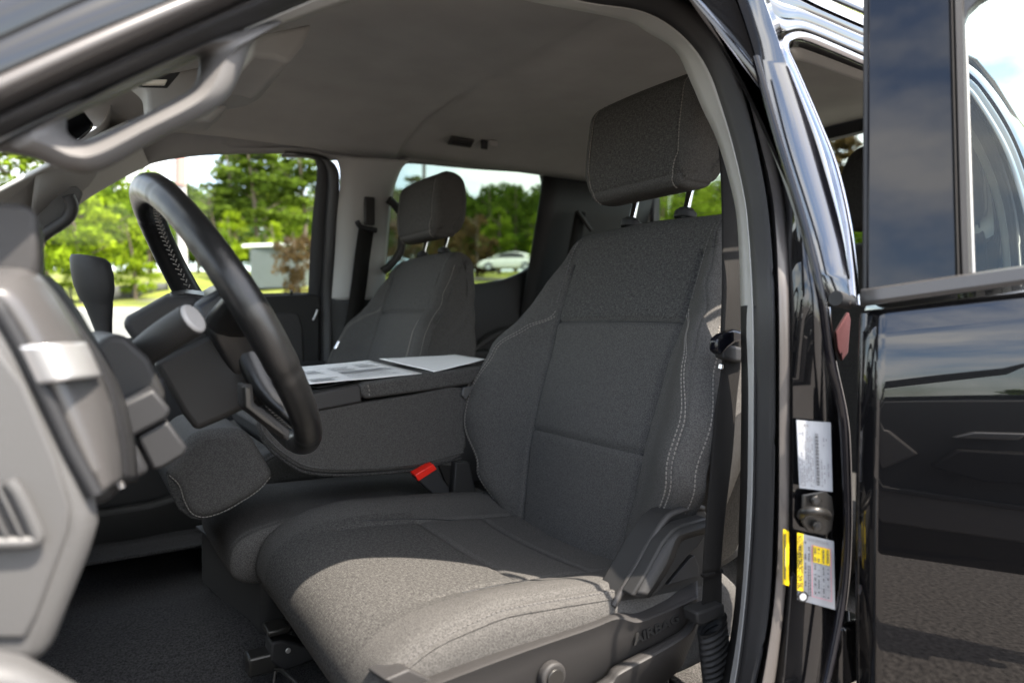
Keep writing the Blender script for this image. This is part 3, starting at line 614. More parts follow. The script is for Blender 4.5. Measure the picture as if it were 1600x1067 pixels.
# ================================================================== centre console (folded middle seat back)
con = empty("center_console", truck); tag(con, "grey cloth console folded down between the front seats")
def Yp(pts, Y): return [at(x, y, Y=Y) for x, y in pts]
plate("armrest_body", Yp([(404, 656), (490, 643), (568, 629), (640, 618), (724, 606), (729, 660), (721, 712), (650, 730), (581, 737), (523, 739), (476, 734), (444, 716), (421, 697), (407, 676)], .130), (0, -.26, 0), M['cloth'], con, bevel=.012, seg=5, smoothpts=3)
pl_ = Yp([(404, 660), (407, 680), (421, 700), (444, 719), (476, 737), (523, 742), (581, 740), (650, 733), (721, 715)], .124)
tube("edge_piping", pl_, .0032, M['cloth_dark'], con, n=80)
tube("edge_piping", [p + Vector((0, .008, .012)) for p in pl_], .0016, M['cloth'], con, n=80)
plate("armrest_lid", Yp([(563, 603), (572, 598), (640, 588), (700, 580), (759, 571), (738, 600), (660, 612), (571, 624), (564, 616)], .135), (0, -.27, 0), M['cloth'], con, bevel=.007, seg=4)
stitches("lid_stitching", Yp([(574, 600), (577, 608), (577, 620)], .1362), M['thread'], con)
plate("front_tray", Yp([(405, 636), (440, 626), (491, 614), (560, 601), (565, 606), (566, 629), (491, 643), (405, 657)], .133), (0, -.266, 0), M['plastic2'], con, bevel=.006, seg=4)
plate("tray_slot", [at(x, y, Y=Y) for x, y, Y in [(495, 607, .10), (545, 598, .10), (520, 592, .0), (470, 600, .0)]], (0, 0, .002), M['dark'], con, bevel=.0008)
plate("hinge_cover", Yp([(724, 606), (742, 603), (728, 625), (722, 618)], .139), (0, -.01, 0), M['dashgrey'], con, bevel=.002)
nose = [(262, 742), (270, 716), (290, 690), (312, 675), (350, 670), (385, 675), (404, 700), (418, 724), (426, 744), (408, 768), (380, 785), (350, 802), (320, 811), (300, 806), (286, 786), (280, 764)]
plate("folded_headrest", Yp(nose, .128), (0, -.25, 0), M['cloth'], con, bevel=.016, seg=5, smoothpts=3)
plate("headrest_front_face", [p + Vector((.0, -.006, .0)) for p in Yp([(260, 742), (268, 720), (278, 740), (286, 764), (291, 788), (302, 806), (318, 814), (300, 812), (280, 798), (266, 772)], .125)], (0, -.23, 0), M['cloth_dark'], con, bevel=.006)
stitches("headrest_stitching", [p + Vector((.0, -.001, 0)) for p in resample(Yp([(264, 742), (280, 758), (288, 782), (300, 802), (320, 808), (350, 799), (380, 782), (405, 765), (423, 745)], .1265), 80)], M['thread'], con, step=.0055)
mc = Pad(Vector((0, 0, 0)), Vector((1, 0, 0)), Vector((0, 0, 1)), Vector((0, 1, 0)), [(-.10, .955), (0, .975), (.1, .985), (.25, .99), (.36, .988), (.425, .968), (.44, .93), (.425, .90), (.36, .885), (.2, .88), (0, .88), (-.10, .90)], .152, .026, q0=.88, extra=lambda x, z, a, q, nx, nz: .0015 * mnoise.noise(Vector((a * 12, x * 12, 1))) + .003 * G(abs(a) - .132, .003))
mseat = empty("middle_seat", truck); mc.mesh("cushion", [M['cloth']], mseat, nl=120, nq=60)
0 and stitches("front_stitching", [mc.pt(mc.find(.3, .989) + k * .003, .87, .0004)[0] for k in range(70)] if mc.sg < 0 else [mc.pt(mc.find(.3, .989) - k * .003, .87, .0004)[0] for k in range(70)], M['thread_dark'], mseat)
plate("storage_base", [(.445, -.135, .92), (.385, .128, .892), (.10, .128, .892), (.10, -.135, .92)], (0, 0, -.11), M['dark'], mseat, bevel=.012, seg=4)
plate("storage_rim", [(.452, -.138, .922), (.392, .131, .895), (.374, .118, .896), (.432, -.138, .922)], (0, 0, .004), M['plastic'], mseat, bevel=.002)
# buckle with its red button
bk = empty("belt_buckle", truck); tag(bk, "black belt buckle with a red release button")
plate("buckle_body", Yp([(648, 745), (679, 727), (702, 762), (704, 775), (690, 778), (676, 772)], .148), (0, -.02, 0), M['dark'], bk, bevel=.003)
plate("release_button", Yp([(648, 742), (677, 725), (683, 733), (654, 752)], .150), (0, -.022, .002), M['red'], bk, bevel=.0015)
plate("buckle_stalk", Yp([(680, 770), (700, 772), (712, 800), (690, 800)], .146), (0, -.012, 0), M['webbing'], bk, bevel=.002)
plate("seat_link", Yp([(712, 722), (734, 722), (746, 775), (735, 790), (718, 786), (708, 776)], .150), (0, -.02, 0), M['plastic'], bk, bevel=.003)
plate("belt_sleeve", Yp([(686, 727), (706, 728), (706, 762), (702, 766)], .13), (0, -.01, 0), M['webbing'], bk, bevel=.001)
tube("seat_lever", Yp([(738, 790), (748, 778), (757, 771)], .17), .005, M['steel'], bk, n=6)

# ================================================================== driver's seat belt
sb = empty("seat_belt", truck); tag(sb, "driver's seat belt with latch plate and ribbed anchor boot")
L1 = [(1122, 215), (1127, 300), (1128, 380), (1128, 450), (1126, 520), (1128, 565), (1117, 644), (1112, 710), (1103, 810), (1097, 897)]
L2 = [(1146, 215), (1152, 300), (1154, 380), (1157, 450), (1158, 520), (1157, 565), (1150, 630), (1144, 710), (1132, 810), (1125, 893)]
Ys = [.70, .70, .705, .71, .715, .72, .722, .724, .728, .73]
a_ = [S(x, y, Y) if y < 480 else at(x, y, Y=Y) for (x, y), Y in zip(L1, Ys)]; b_ = [S(x, y, Y + .004) if y < 480 else at(x, y, Y=Y + .004) for (x, y), Y in zip(L2, Ys)]
loft("belt_webbing", [a_, [p.lerp(q, .08) + Vector((0, .0015, 0)) for p, q in zip(a_, b_)], [p.lerp(q, .92) + Vector((0, .0015, 0)) for p, q in zip(a_, b_)], b_], M['webbing'], sb, n=80, solid=.0014)
plate("belt_fold", Yp([(1099, 898), (1131, 889), (1131, 895), (1101, 904)], .735), (0, -.006, 0), M['webbing'], sb, bevel=.0015)
plate("anchor_webbing", Yp([(1101, 902), (1128, 895), (1128, 948), (1098, 956)], .730), (0, -.002, 0), M['webbing'], sb, bevel=0)
plate("boot_collar", Yp([(1089, 958), (1096, 955), (1128, 944), (1133, 944), (1134, 962), (1098, 978), (1091, 976)], .742), (0, -.024, 0), M['plastic'], sb, bevel=.003)
prof = []; 
for k in range(15):
    x0, x1 = 1090 + k * .9, 1136 + min(k, 6) * .9 - max(0, k - 9) * 1.6; y = 972 + k * 9.2; prof += [((x0 + x1) / 2, y - 2, (x1 - x0) / 2 + 1.0), ((x0 + x1) / 2, y + 2.2, (x1 - x0) / 2 + 1.0), ((x0 + x1) / 2, y + 4.4, (x1 - x0) / 2 - 4.0), ((x0 + x1) / 2, y + 5.8, (x1 - x0) / 2 - 4.0)]
rows = []
for x, y, r_ in prof:
    c = at(x, y + 4, Y=.730); rr = r_ * .00093; rows.append([c + Vector((math.cos(a) * rr, math.sin(a) * rr * .62, math.cos(a) * rr * -.42)) for a in [2 * math.pi * k / 28 for k in range(28)]])
finish("ribbed_boot", grid(rows, close=True), M['plastic'], sb, angle=80)
plate("latch_plate", Yp([(1120, 548), (1121, 530), (1130, 522), (1148, 514), (1168, 519), (1168, 532), (1150, 536), (1138, 545), (1128, 556)], .735), (0, -.014, 0), M['gloss'], sb, bevel=.004, seg=4)
plate("latch_cover", Yp([(1130, 542), (1142, 538), (1168, 545), (1166, 566), (1148, 566), (1131, 560)], .734), (0, -.016, 0), M['dark'], sb, bevel=.004, seg=4)
tube("latch_tongue", Yp([(1127, 570), (1126, 576)], .728), .003, M['chrome'], sb, n=4)

# ================================================================== rear seat
rs = empty("rear_seat", truck); tag(rs, "dark rear bench seat seen through the rear door opening")
rb = Pad(Vector((-1.04, 0, .80)), Vector((1, 0, .0)), Vector((-.10, 0, 1)), Vector((0, 1, 0)), [(.05, 0), (.06, .2), (.05, .5), (.04, .68), (.015, .725), (-.03, .725), (-.05, .68), (-.05, .3), (-.05, .0), (0, -.03)], .70, .04, q0=.95, extra=lambda x, z, a, q, nx, nz: .006 * G(a - .22, .006) + .006 * G(a + .22, .006))
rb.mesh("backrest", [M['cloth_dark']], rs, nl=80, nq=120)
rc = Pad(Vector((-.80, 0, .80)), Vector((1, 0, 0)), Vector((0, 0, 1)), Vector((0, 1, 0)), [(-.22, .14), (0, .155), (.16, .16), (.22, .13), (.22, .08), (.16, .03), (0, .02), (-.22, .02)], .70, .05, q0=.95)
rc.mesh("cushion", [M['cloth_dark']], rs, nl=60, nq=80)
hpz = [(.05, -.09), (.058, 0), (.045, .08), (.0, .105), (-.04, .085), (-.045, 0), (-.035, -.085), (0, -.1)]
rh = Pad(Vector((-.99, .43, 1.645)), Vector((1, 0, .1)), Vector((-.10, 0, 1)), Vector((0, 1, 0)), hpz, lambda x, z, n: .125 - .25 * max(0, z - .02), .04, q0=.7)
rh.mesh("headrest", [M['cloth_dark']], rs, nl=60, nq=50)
for dy in (-.05, .05): tube("headrest_post", [Vector((-.985, .43 + dy, 1.51)), Vector((-.985, .43 + dy, 1.57))], .006, M['chrome'], rs, n=4)
for dy in (-.05, .05): box("post_guide", (-.985, .43 + dy, 1.528), (.035, .03, .012), M['dark'], rs)

# ================================================================== steering wheel, column and stalks
sw = empty("steering_wheel", truck); tag(sw, "black leather steering wheel with grey stitching")
WC = Vector((.484, .41, 1.326)); TW = R(29); WN = Vector((-math.cos(TW), 0, math.sin(TW))); WU = Vector((math.sin(TW), 0, math.cos(TW))); WY = Vector((0, 1, 0)); RW = .175
def wp(phi, r, dn=0): return WC + (WY * math.cos(phi) + WU * math.sin(phi)) * r + WN * dn
bm = bmesh.new(); rows = []
NR = 220
for i in range(NR):
    ph = 2 * math.pi * i / NR; deg = (math.degrees(ph)) % 360; rr = .0152 + .0016 * math.cos(2 * ph) ** 2
    for sd_ in (62, 118, 200, 340, 300, 240):
        dlt = abs((deg - sd_ + 180) % 360 - 180); rr -= .0010 * G(dlt, 1.0)
    rr += .0004 * mnoise.noise(Vector((math.cos(ph) * 14, math.sin(ph) * 14, 0)))
    c = wp(ph, RW); ro = (WY * math.cos(ph) + WU * math.sin(ph)); rows.append([c + (ro * math.cos(a) + WN * math.sin(a) * 1.08) * (rr - (.0012 * G(math.degrees(math.atan2(math.sin(a - math.pi), math.cos(a - math.pi))), 8))) for a in [2 * math.pi * k / 36 for k in range(36)]])
rows.append(rows[0]); grid(rows, bm, close=True); bmesh.ops.remove_doubles(bm, verts=bm.verts, dist=1e-5)
finish("rim", bm, M['leather'], sw, angle=80)
bm = bmesh.new()
for i in range(230):                    # cross stitching on the inner side of the rim
    ph = 2 * math.pi * i / 230; c = wp(ph, RW - .0185, (-1 if i % 2 else 1) * .0018 + .002); t = (-WY * math.sin(ph) + WU * math.cos(ph))
    d = (t + WN * (.9 if i % 2 else -.9)).normalized(); box_bm(c, (.0052, .0013, .0013), bm, rot=d.to_track_quat('X', 'Z').to_matrix())
finish("rim_stitching", bm, M['thread'], sw, smooth=False)
CX = -WN; CZ = WN.cross(WY) * -1; CZ = WU
def cp(x, y, z): return WC + CX * x + WY * y + WU * z
def cbox(name, x0, x1, y0, y1, z0, z1, m, par, bevel=.006, tz=0, ty=0):
    pts = [cp(x, y, z) for x, y, z in [(x0, y0, z0), (x0, y1, z0), (x0, y1, z1), (x0, y0, z1), (x1, y0 + ty, z0 + tz), (x1, y1 - ty, z0 + tz), (x1, y1 - ty, z1 - tz), (x1, y0 + ty, z1 - tz)]]
    bm = bmesh.new(); v = [bm.verts.new(p) for p in pts]
    for f in [(0, 1, 2, 3), (4, 5, 6, 7), (0, 1, 5, 4), (1, 2, 6, 5), (2, 3, 7, 6), (3, 0, 4, 7)]: bm.faces.new([v[i] for i in f])
    return finish(name, bm, m, par, bevel=bevel, seg=4)
def hull(name, ring0, ring1, m, par, bevel=.006):
    bm = bmesh.new(); a = [bm.verts.new(p) for p in ring0]; b = [bm.verts.new(p) for p in ring1]; bm.faces.new(a); bm.faces.new(b); n = len(a)
    for i in range(n): bm.faces.new((a[i], a[(i + 1) % n], b[(i + 1) % n], b[i]))
    return finish(name, bm, m, par, bevel=bevel, seg=4)
# hub seen from its left side
hub0 = [cp(-.022, y, z) for y, z in [(-.075, .045), (.075, .045), (.088, .0), (.070, -.060), (.03, -.078), (-.03, -.078), (-.07, -.06), (-.088, 0)]]
hub1 = [cp(.035, y, z) for y, z in [(-.07, .04), (.07, .04), (.08, .0), (.065, -.055), (.03, -.072), (-.03, -.072), (-.065, -.055), (-.08, 0)]]
hull("airbag_hub", hub0, hub1, M['leather'], sw, bevel=.008)
for sg in (1, -1):
    tube("lower_spoke", [cp(.0, .055 * sg, -.045), cp(.008, .075 * sg, -.085), cp(.004, .095 * sg, -.118), cp(0, .112 * sg, -.142)], [.028, .024, .018, .015], M['leather'], sw, n=24, flat=(1, .6))
    tube("upper_spoke", [cp(.0, .06 * sg, .0), cp(.008, .12 * sg, .012), cp(0, RW * sg * .99, .03)], [.034, .026, .016], M['leather'], sw, n=20, flat=(1, .6))
plate("spoke_trim", [at(x, y, Y=.545) for x, y in [(378, 598), (396, 600), (398, 630), (420, 645), (455, 672), (452, 690), (412, 662), (380, 636)]], (.003, -.016, 0), M['plastic2'], sw, bevel=.003)
plate("spoke_trim_inlay", [at(x, y, Y=.549) for x, y in [(383, 604), (392, 606), (393, 634), (418, 652), (446, 676), (446, 682), (412, 658), (384, 636)]], (.003, -.006, 0), M['steel'], sw, bevel=.001)
stc = empty("steering_column", truck)
def lft(pts, Ys_): return [at(x, y, Y=Y) for (x, y), Y in zip(pts, Ys_)]
hull("lower_shroud", Yp([(238, 566), (300, 535), (372, 500), (402, 560), (412, 604), (392, 634), (350, 655), (306, 674), (286, 648)], .475), Yp([(238, 566), (300, 540), (372, 505), (402, 560), (412, 600), (392, 626), (350, 645), (306, 660), (286, 640)], .34), M['plastic'], stc, bevel=.007)
hull("upper_shroud", Yp([(188, 505), (198, 494), (258, 464), (300, 462), (380, 492), (398, 520), (372, 540), (300, 560), (240, 570), (212, 540)], .465), Yp([(205, 500), (215, 490), (262, 458), (300, 455), (360, 470), (380, 500), (360, 520), (300, 540), (250, 550), (225, 525)], .34), M['plastic'], stc, bevel=.008)
hull("tilt_cover", Yp([(262, 462), (292, 458), (330, 464), (380, 484), (398, 494), (384, 500), (330, 484), (285, 470)], .455), Yp([(262, 456), (292, 452), (330, 456), (370, 474), (384, 484), (372, 490), (330, 474), (285, 464)], .36), M['leather'], stc, bevel=.005)
tube("hub_gap_ring", Yp([(374, 505), (390, 545), (402, 575), (412, 604)], .478), .003, M['dark'], stc, n=20)
stk = empty("turn_signal_stalk", truck); tag(stk, "black turn signal stalk with a round grey end button")
SP = [at(202, 614, Y=.52), at(198, 588, Y=.54), at(212, 562, Y=.56), at(238, 540, Y=.575), at(270, 518, Y=.59), at(300, 499, Y=.602)]
tube("stalk", SP, [.010, .0105, .0125, .0150, .0160, .0160], M['plastic'], stk, n=50, ns=28)
ax_ = (SP[-1] - SP[-2]).normalized(); finish("end_button", disc_bm(SP[-1] + ax_ * .001, ax_, .0150, .006), M['button'], stk, bevel=.003)
sh = empty("shift_lever", truck); tag(sh, "black column shift lever against the far side window")
ks = [(160, 560, 9), (163, 525, 10), (158, 500, 14), (152, 470, 20), (151, 474, 19.5), (149, 462, 23), (147, 448, 26), (144, 425, 27), (141, 408, 25.5), (138, 401, 21), (136, 399, 12)]
def lever(name, L, m): 
    rows = []
    for x, y, r_ in L:
        c = at(x, y, Y=.30); k = (CAM - c).length / F * .98; rows.append([c + (RGT * math.cos(a) * r_ + FWD * math.sin(a) * r_ * .75) * k + UPV * (-math.cos(a) * r_ * .12 * k) for a in [2 * math.pi * q / 24 for q in range(24)]])
    bm = grid(rows, close=True); bm.verts.ensure_lookup_table(); bm.faces.new(bm.verts[-24:]); return finish(name, bm, m, sh, angle=50)
lever("lever_arm", ks[:4], M['plastic']); lever("lever_knob", ks[4:], M['gloss' if 0 else 'plastic']); 
plate("lever_button", [at(x, y, Y=.318) for x, y in [(159, 432), (166, 436), (166, 450), (160, 452)]], (0, -.004, 0), M['dark'], sh, bevel=.002)

# ================================================================== dashboard
da = empty("dashboard", truck); tag(da, "light grey end of the dashboard beside the open driver door")
def grow(P, k): 
    cx = sum(p[0] for p in P) / len(P); cy = sum(p[1] for p in P) / len(P); return [(cx + (x - cx) * k, cy + (y - cy) * k) for x, y in P]
box("dash_body", (.93, -.02, 1.10), (.46, 1.46, .34), M['dark'], da, bevel=.04, seg=5)
capo = [(-120, 455), (-40, 470), (0, 488), (30, 540), (75, 640), (128, 745), (150, 795), (154, 822), (140, 870), (100, 970), (74, 1036), (0, 1060), (-120, 1060)]
plate("end_panel", Yp(capo, .815), (0, -.05, 0), M['dashgrey'], da, bevel=.012, seg=5)
plate("end_panel_inset", Yp([(-120, 520), (0, 545), (40, 600), (90, 720), (112, 790), (108, 830), (60, 960), (40, 1000), (-120, 1000)], .818), (0, -.006, 0), M['dashgrey'], da, bevel=.003)
plate("side_grille", Yp([(-60, 755), (0, 753), (16, 762), (50, 830), (52, 838), (40, 842), (0, 842), (-60, 842)], .823), (0, -.006, 0), M['dark'], da, bevel=.002)
for k in range(3): plate("grille_slat", Yp([(-60 + 24 * k, 752), (-52 + 24 * k, 752), (-10 + 24 * k, 842), (-18 + 24 * k, 842)], .8255), (0, -.003, 0), M['dashgrey'], da, bevel=.001)
tube("grille_rim", Yp([(-60, 850), (0, 848), (48, 846), (58, 836), (30, 775), (12, 752)], .822), .004, M['dashgrey'], da, n=30)
bz = [[(0, 432), (-20, 455), (-40, 500)], ]
bez_out = [(-60, 424), (10, 424), (46, 428), (78, 458), (112, 512), (145, 572), (168, 628), (181, 690), (186, 748)]
bez_in = [(-60, 470), (-10, 474), (6, 492), (32, 536), (58, 588), (84, 642), (110, 698), (132, 738), (150, 770)]
loft("vent_bezel", [Yp(bez_in, .800), Yp([(a[0] * .5 + b[0] * .5, a[1] * .5 + b[1] * .5) for a, b in zip(bez_out, bez_in)], .795), Yp(bez_out, .740)], M['bezel'], da, n=50, bulge=[.006, .010], solid=.006)
ti, to = [(30, 540), (40, 560), (58, 598)], [(128, 538), (138, 558), (152, 590)]
tube("bezel_gap", Yp([(x - 1, y + 2) for x, y in bez_in], .812), .0045, M['dark'], da, n=40)
loft("vent_thumb_tab", [Yp(ti, .812), Yp([(a[0] * .6 + b[0] * .4, a[1] * .6 + b[1] * .4) for a, b in zip(ti, to)], .818), Yp([(a[0] * .2 + b[0] * .8, a[1] * .2 + b[1] * .8) for a, b in zip(ti, to)], .80), Yp(to, .765)], M['silver'], da, n=12, bulge=[.002, .004, .004], solid=.006)
loft("vent_face", [Yp(bez_out, .742), Yp([(x + 26, y + 6) for x, y in bez_out], .66)], M['dark'], da, n=40, solid=.004)
plate("cluster_hood", Yp([(-80, 312), (0, 316), (42, 319), (60, 336), (61, 400), (60, 436), (0, 428), (-80, 428)], .745), (0, -.10, 0), M['plastic2'], da, bevel=.006)
hull("instrument_panel", Yp([(128, 555), (170, 522), (196, 524), (235, 560), (262, 620), (240, 650), (190, 700), (160, 640)], .62), Yp([(100, 560), (130, 520), (160, 515), (200, 540), (240, 620), (220, 650), (160, 700), (130, 640)], .50), M['plastic'], da, bevel=.008)
plate("knee_panel", Yp([(150, 650), (240, 606), (268, 640), (262, 655), (178, 700), (160, 700)], .660), (0, -.06, 0), M['dark'], da, bevel=.006)
plate("lower_knee_panel", Yp([(213, 682), (262, 656), (294, 700), (288, 712), (255, 732), (238, 736)], .655), (0, -.08, 0), M['dark'], da, bevel=.006)
plate("lower_knee_panel", Yp([(150, 706), (208, 684), (236, 738), (190, 765), (160, 770)], .657), (0, -.08, 0), M['dark'], da, bevel=.006)
plate("underdash_cover", Yp([(60, 700), (230, 700), (215, 740), (170, 790), (100, 800)], .60), (0, -.20, .0), M['dark'], da, bevel=.01)
tube("underdash_bolt", Yp([(187, 742), (188, 752), (190, 762)], .655), .0035, M['silver'], da, n=6)
box("stalk_boot", at(212, 622, Y=.55), (.05, .04, .045), M['dark'], da, bevel=.008)
# lower hinge pillar bulge nearest the lens
plate("kick_trim", [at(x, y, Y=.86) for x, y in [(-80, 1000), (0, 1006), (40, 1014), (85, 1038), (130, 1064), (180, 1110), (-80, 1200)]], (.0, .03, 0), M['dashgrey'], truck, bevel=.010, seg=5)
# A pillar grab handle right in front of the lens
g1 = empty("grab_handle", truck); tag(g1, "light grey grab handle on the near windshield pillar")
ho = [(104, 192), (112, 178), (200, 132), (290, 92), (306, 88), (311, 98), (306, 128), (288, 146), (215, 184), (150, 214), (122, 219), (106, 208)]
oo = [(-10, 232), (50, 196), (190, 124), (290, 76), (360, 46), (440, 34), (396, 66), (352, 158), (240, 222), (155, 268), (105, 268), (52, 248)]
def mixp(f): return [(a[0] * (1 - f) + b[0] * f, a[1] * (1 - f) + b[1] * f) for a, b in zip(ho, oo)]
ringloft("handle_bar", [[S(x, y, Y_) for x, y in mixp(f)] for f, Y_ in ((.0, .745), (.03, .772), (.22, .790), (.5, .798), (.8, .792), (.97, .775), (1.0, .750))], M['handlegrey'], g1, solid=0)
# visor, overhead console, mirror
ov = empty("overhead_console", truck)
plate("console_housing", [at(x, y, Y=.02) for x, y in [(352, 96), (385, 90), (430, 96), (448, 103), (436, 118), (412, 132), (380, 137), (340, 137)]], (0, -.16, 0), M['headliner'], ov, bevel=.01, seg=4)
plate("console_front", [at(x, y, Y=-.10) for x, y in [(205, 120), (250, 118), (345, 96), (352, 134), (355, 170), (330, 192), (232, 186), (228, 140)]], (0, -.08, .0), M['headliner'], ov, bevel=.008)
plate("map_lamp", [at(x, y, Y=.0) for x, y in [(224, 124), (262, 124), (258, 132), (222, 132)]], (0, -.01, 0), M['lamp'], ov, bevel=.002)
plate("lamp_bezel", [at(x, y, Y=-.01) for x, y in [(214, 122), (238, 116), (270, 114), (282, 112), (262, 136), (216, 135)]], (0, -.01, 0), M['dark'], ov, bevel=.002)
plate("sun_visor", [at(x, y, Y=.20) for x, y in [(392, 66), (420, 50), (490, 36), (474, 72), (452, 100), (430, 92), (392, 88)]], (.01, -.22, .0), M['headliner'], truck, bevel=.008, seg=4)
mir = empty("rearview_mirror", truck)
plate("mirror_housing", [at(x, y, Y=.10) for x, y in [(100, 170), (124, 166), (134, 176), (148, 194), (146, 202), (134, 214), (116, 226), (100, 226)]], (.02, -.02, 0), M['gloss'], mir, bevel=.003)
plate("mirror_glass", [at(x, y, Y=.103) for x, y in [(104, 174), (122, 170), (131, 179), (143, 194), (141, 202), (130, 211), (116, 222), (104, 222)]], (0, .001, .0007), M['mirror'], mir, bevel=0)

# ================================================================== rear door, swung open
DA = R(66); HG = Vector((-.024, .918, 0)); DE = Vector((-math.cos(DA), math.sin(DA), 0)); DN = Vector((math.sin(DA), math.cos(DA), 0))
def DP(x, y, off=0):
    d = ray(x, y); t = (HG + DN * off - CAM).dot(DN) / d.dot(DN); return CAM + d * t
_n0 = DN.copy(); TT = R(5.0)
def DP(x, y, off=0):
    n = (_n0 * math.cos(TT) + Vector((0, 0, math.sin(TT)))); h = HG + Vector((0, 0, 1.36)); d = ray(x, y); t = (h + n * off - CAM).dot(n) / d.dot(n); return CAM + d * t
rdoor = empty("rear_door", truck); tag(rdoor, "glossy black rear door swung open")
def zb(s): return 1.357 + .14 * s
def soff(z): return -.515 * (z - 1.196) ** 2 if z > 1.0 else -.0198 + .202 * (z - 1.0)
rows = []
zz = [0, .006, .010, .014, .022, .028, .034] + [.034 + .04 * k for k in range(1, 21)]
for i, dz in enumerate(zz):
    row = []
    for k in range(41):
        s = .002 + .84 * k / 40; z = zb(s) - .016 - dz * (1 if dz < .04 else 1); o = soff(z) - .004 * (s / .8) ** 2 * 4
        if dz == 0: o -= .016
        if i < 7: o += -.007 + dz * .2
        row.append(HG + DE * s + DN * o + Vector((0, 0, z)))
    rows.append(row)
finish("door_skin", grid(rows), M['paint'], rdoor, solid=.004, angle=50)
tube("door_edge", [HG + DE * .002 + DN * (soff(z) - .004) + Vector((0, 0, z)) for z in lin(1.335, .55, 20)], .004, M['paint'], rdoor, n=40)
box_e = [HG + DE * .001 + DN * (soff(z) - .03) + Vector((0, 0, z)) for z in lin(1.34, .55, 12)]
loft("hinge_face", [box_e, [p - DN * .10 + DE * .004 for p in box_e]], M['paint'], rdoor, n=30, solid=.004)
loft("inner_door_trim", [[HG + DE * s - DN * .10 + Vector((0, 0, z)) for s in (.0, .4, .84)] for z in (1.35, .56)], M['plastic'], rdoor, n=4, solid=.02)
loft("belt_molding", [[HG + DE * s + DN * (-.006 + o) + Vector((0, 0, zb(s) + dz)) for s in lin(.0, .84, 10)] for dz, o in ((.002, 0), (.0, .004), (-.010, .006), (-.0135, .004), (-.0135, -.01))], M['rubber2'], rdoor, n=40, solid=.002, angle=30)
plate("pillar_panel", [DP(x, y, -.010) for x, y in [(1358, -160), (1481, -160), (1492, 300), (1496, 449), (1355, 455), (1356, 300)]], -DN * .006, M['gloss'], rdoor, bevel=.0015)
plate("front_frame_edge", [DP(x, y, -.013) for x, y in [(1349, -160), (1360, -160), (1358, 300), (1357, 455), (1347, 456), (1348, 300)]], -DN * .03, M['dark'], rdoor, bevel=.002)
loft("glass_run_channel", [[DP(x, y, o) for x, y in pp] for pp, o in (([(1480, -160), (1491, 300), (1495, 450)], -.011), ([(1483, -160), (1494, 300), (1498, 450)], -.007), ([(1486, -160), (1498, 300), (1502, 448)], -.013), ([(1489, -160), (1501, 300), (1506, 447)], -.009), ([(1499, -160), (1510, 300), (1514, 446)], -.010), ([(1502, -160), (1515, 300), (1519, 445)], -.018))], M['plastic2'], rdoor, n=40, solid=.001, angle=30)
fr = [(1499, -200), (1900, -200), (1900, -60), (1620, -48), (1565, -22), (1532, -2), (1514, 16), (1506, 36), (1505, 60), (1508, 110), (1517, 446), (1507, 447)]
plate("window_frame", [DP(x, y, -.016) for x, y in fr], -DN * .02, M['rubber2'], rdoor, bevel=.002)
plate("window_glass", [DP(x, y, -.022) for x, y in [(1500, -180), (1900, -180), (1900, 420), (1500, 452)]], -DN * .003, M['reartint'], rdoor, bevel=0)
plate("door_reflector", [at(x, y, Y=.845) for x, y in [(1306, 520), (1318, 500), (1327, 486), (1330, 500), (1326, 552), (1316, 566), (1308, 545)]], (-.01, -.01, 0), M['redcloth'], rdoor, bevel=.003)
tube("glass_edge_seal", [DP(x, y, -.020) for x, y in [(1507, 60), (1510, 110), (1516, 300), (1521, 446)]], .0018, M['trim'], rdoor, n=20)
for z in (1.02, .72): 
    box("door_hinge", HG + Vector((-.03, -.035, z - .06)) - DN * .03, (.05, .03, .07), M['paint'], rdoor, bevel=.006)

# ================================================================== front door, standing open ahead of the lens (seen mirrored in the paint)
FA = R(71); FH = Vector((1.02, .96, 0)); FE = Vector((-math.cos(FA), math.sin(FA), 0)); FN = Vector((-math.sin(FA), -math.cos(FA), 0))
fdoor = empty("front_door", truck); tag(fdoor, "open front door with a dark plastic inner panel")
def fd(s, z, o=0): return FH + FE * s + FN * o + Vector((0, 0, z))
def fplate(name, P, o, th, m, bevel=.008): return plate(name, [fd(s, z, o) for s, z in P], -FN * th, m, fdoor, bevel=bevel)
fplate("outer_skin", [(0, .52), (1.02, .52), (1.05, 1.0), (1.02, 1.37), (.5, 1.30), (0, 1.22)], -.08, .01, M['paint'])
fplate("door_shell", [(0.01, .53), (1.01, .53), (1.03, 1.0), (1.0, 1.34), (.5, 1.28), (0.01, 1.20)], -.01, .06, M['paint'])
fplate("inner_panel", [(.03, .72), (.92, .68), (.98, .8), (.98, 1.3), (.94, 1.33), (.45, 1.27), (.03, 1.21)], .015, .03, M['dashgrey'])
fplate("lower_pocket", [(.03, .735), (.95, .70), (1.0, .76), (.95, .85), (.6, .86), (.20, .885), (.03, .90)], .045, .03, M['door_trim'])
fplate("pocket_rim", [(.03, .895), (.2, .88), (.6, .852), (.95, .845), (.95, .86), (.6, .872), (.2, .90), (.03, .915)], .056, .03, M['dashgrey'], bevel=.004)
fplate("armrest", [(.42, 1.00), (.47, 1.08), (.92, 1.10), (.98, 1.05), (.90, 1.0), (.52, .96)], .085, .06, M['plastic2'])
fplate("pull_handle", [(.46, 1.12), (.58, 1.13), (.60, 1.16), (.50, 1.15)], .06, .04, M['silver'], bevel=.006)
fplate("speaker_cover", [(.10, .98), (.33, .96), (.40, 1.04), (.34, 1.13), (.10, 1.16)], .032, .02, M['door_trim'])
for P in ([(.0, 1.21), (.20, 1.265), (.57, 1.395), (.92, 1.79), (.97, 1.83), (.56, 1.425), (.20, 1.295), (.0, 1.24)], [(.94, 1.33), (1.01, 1.34), (.99, 1.83), (.90, 1.78)]): fplate("window_frame", P, -.02, .03, M['dark'], bevel=.004)
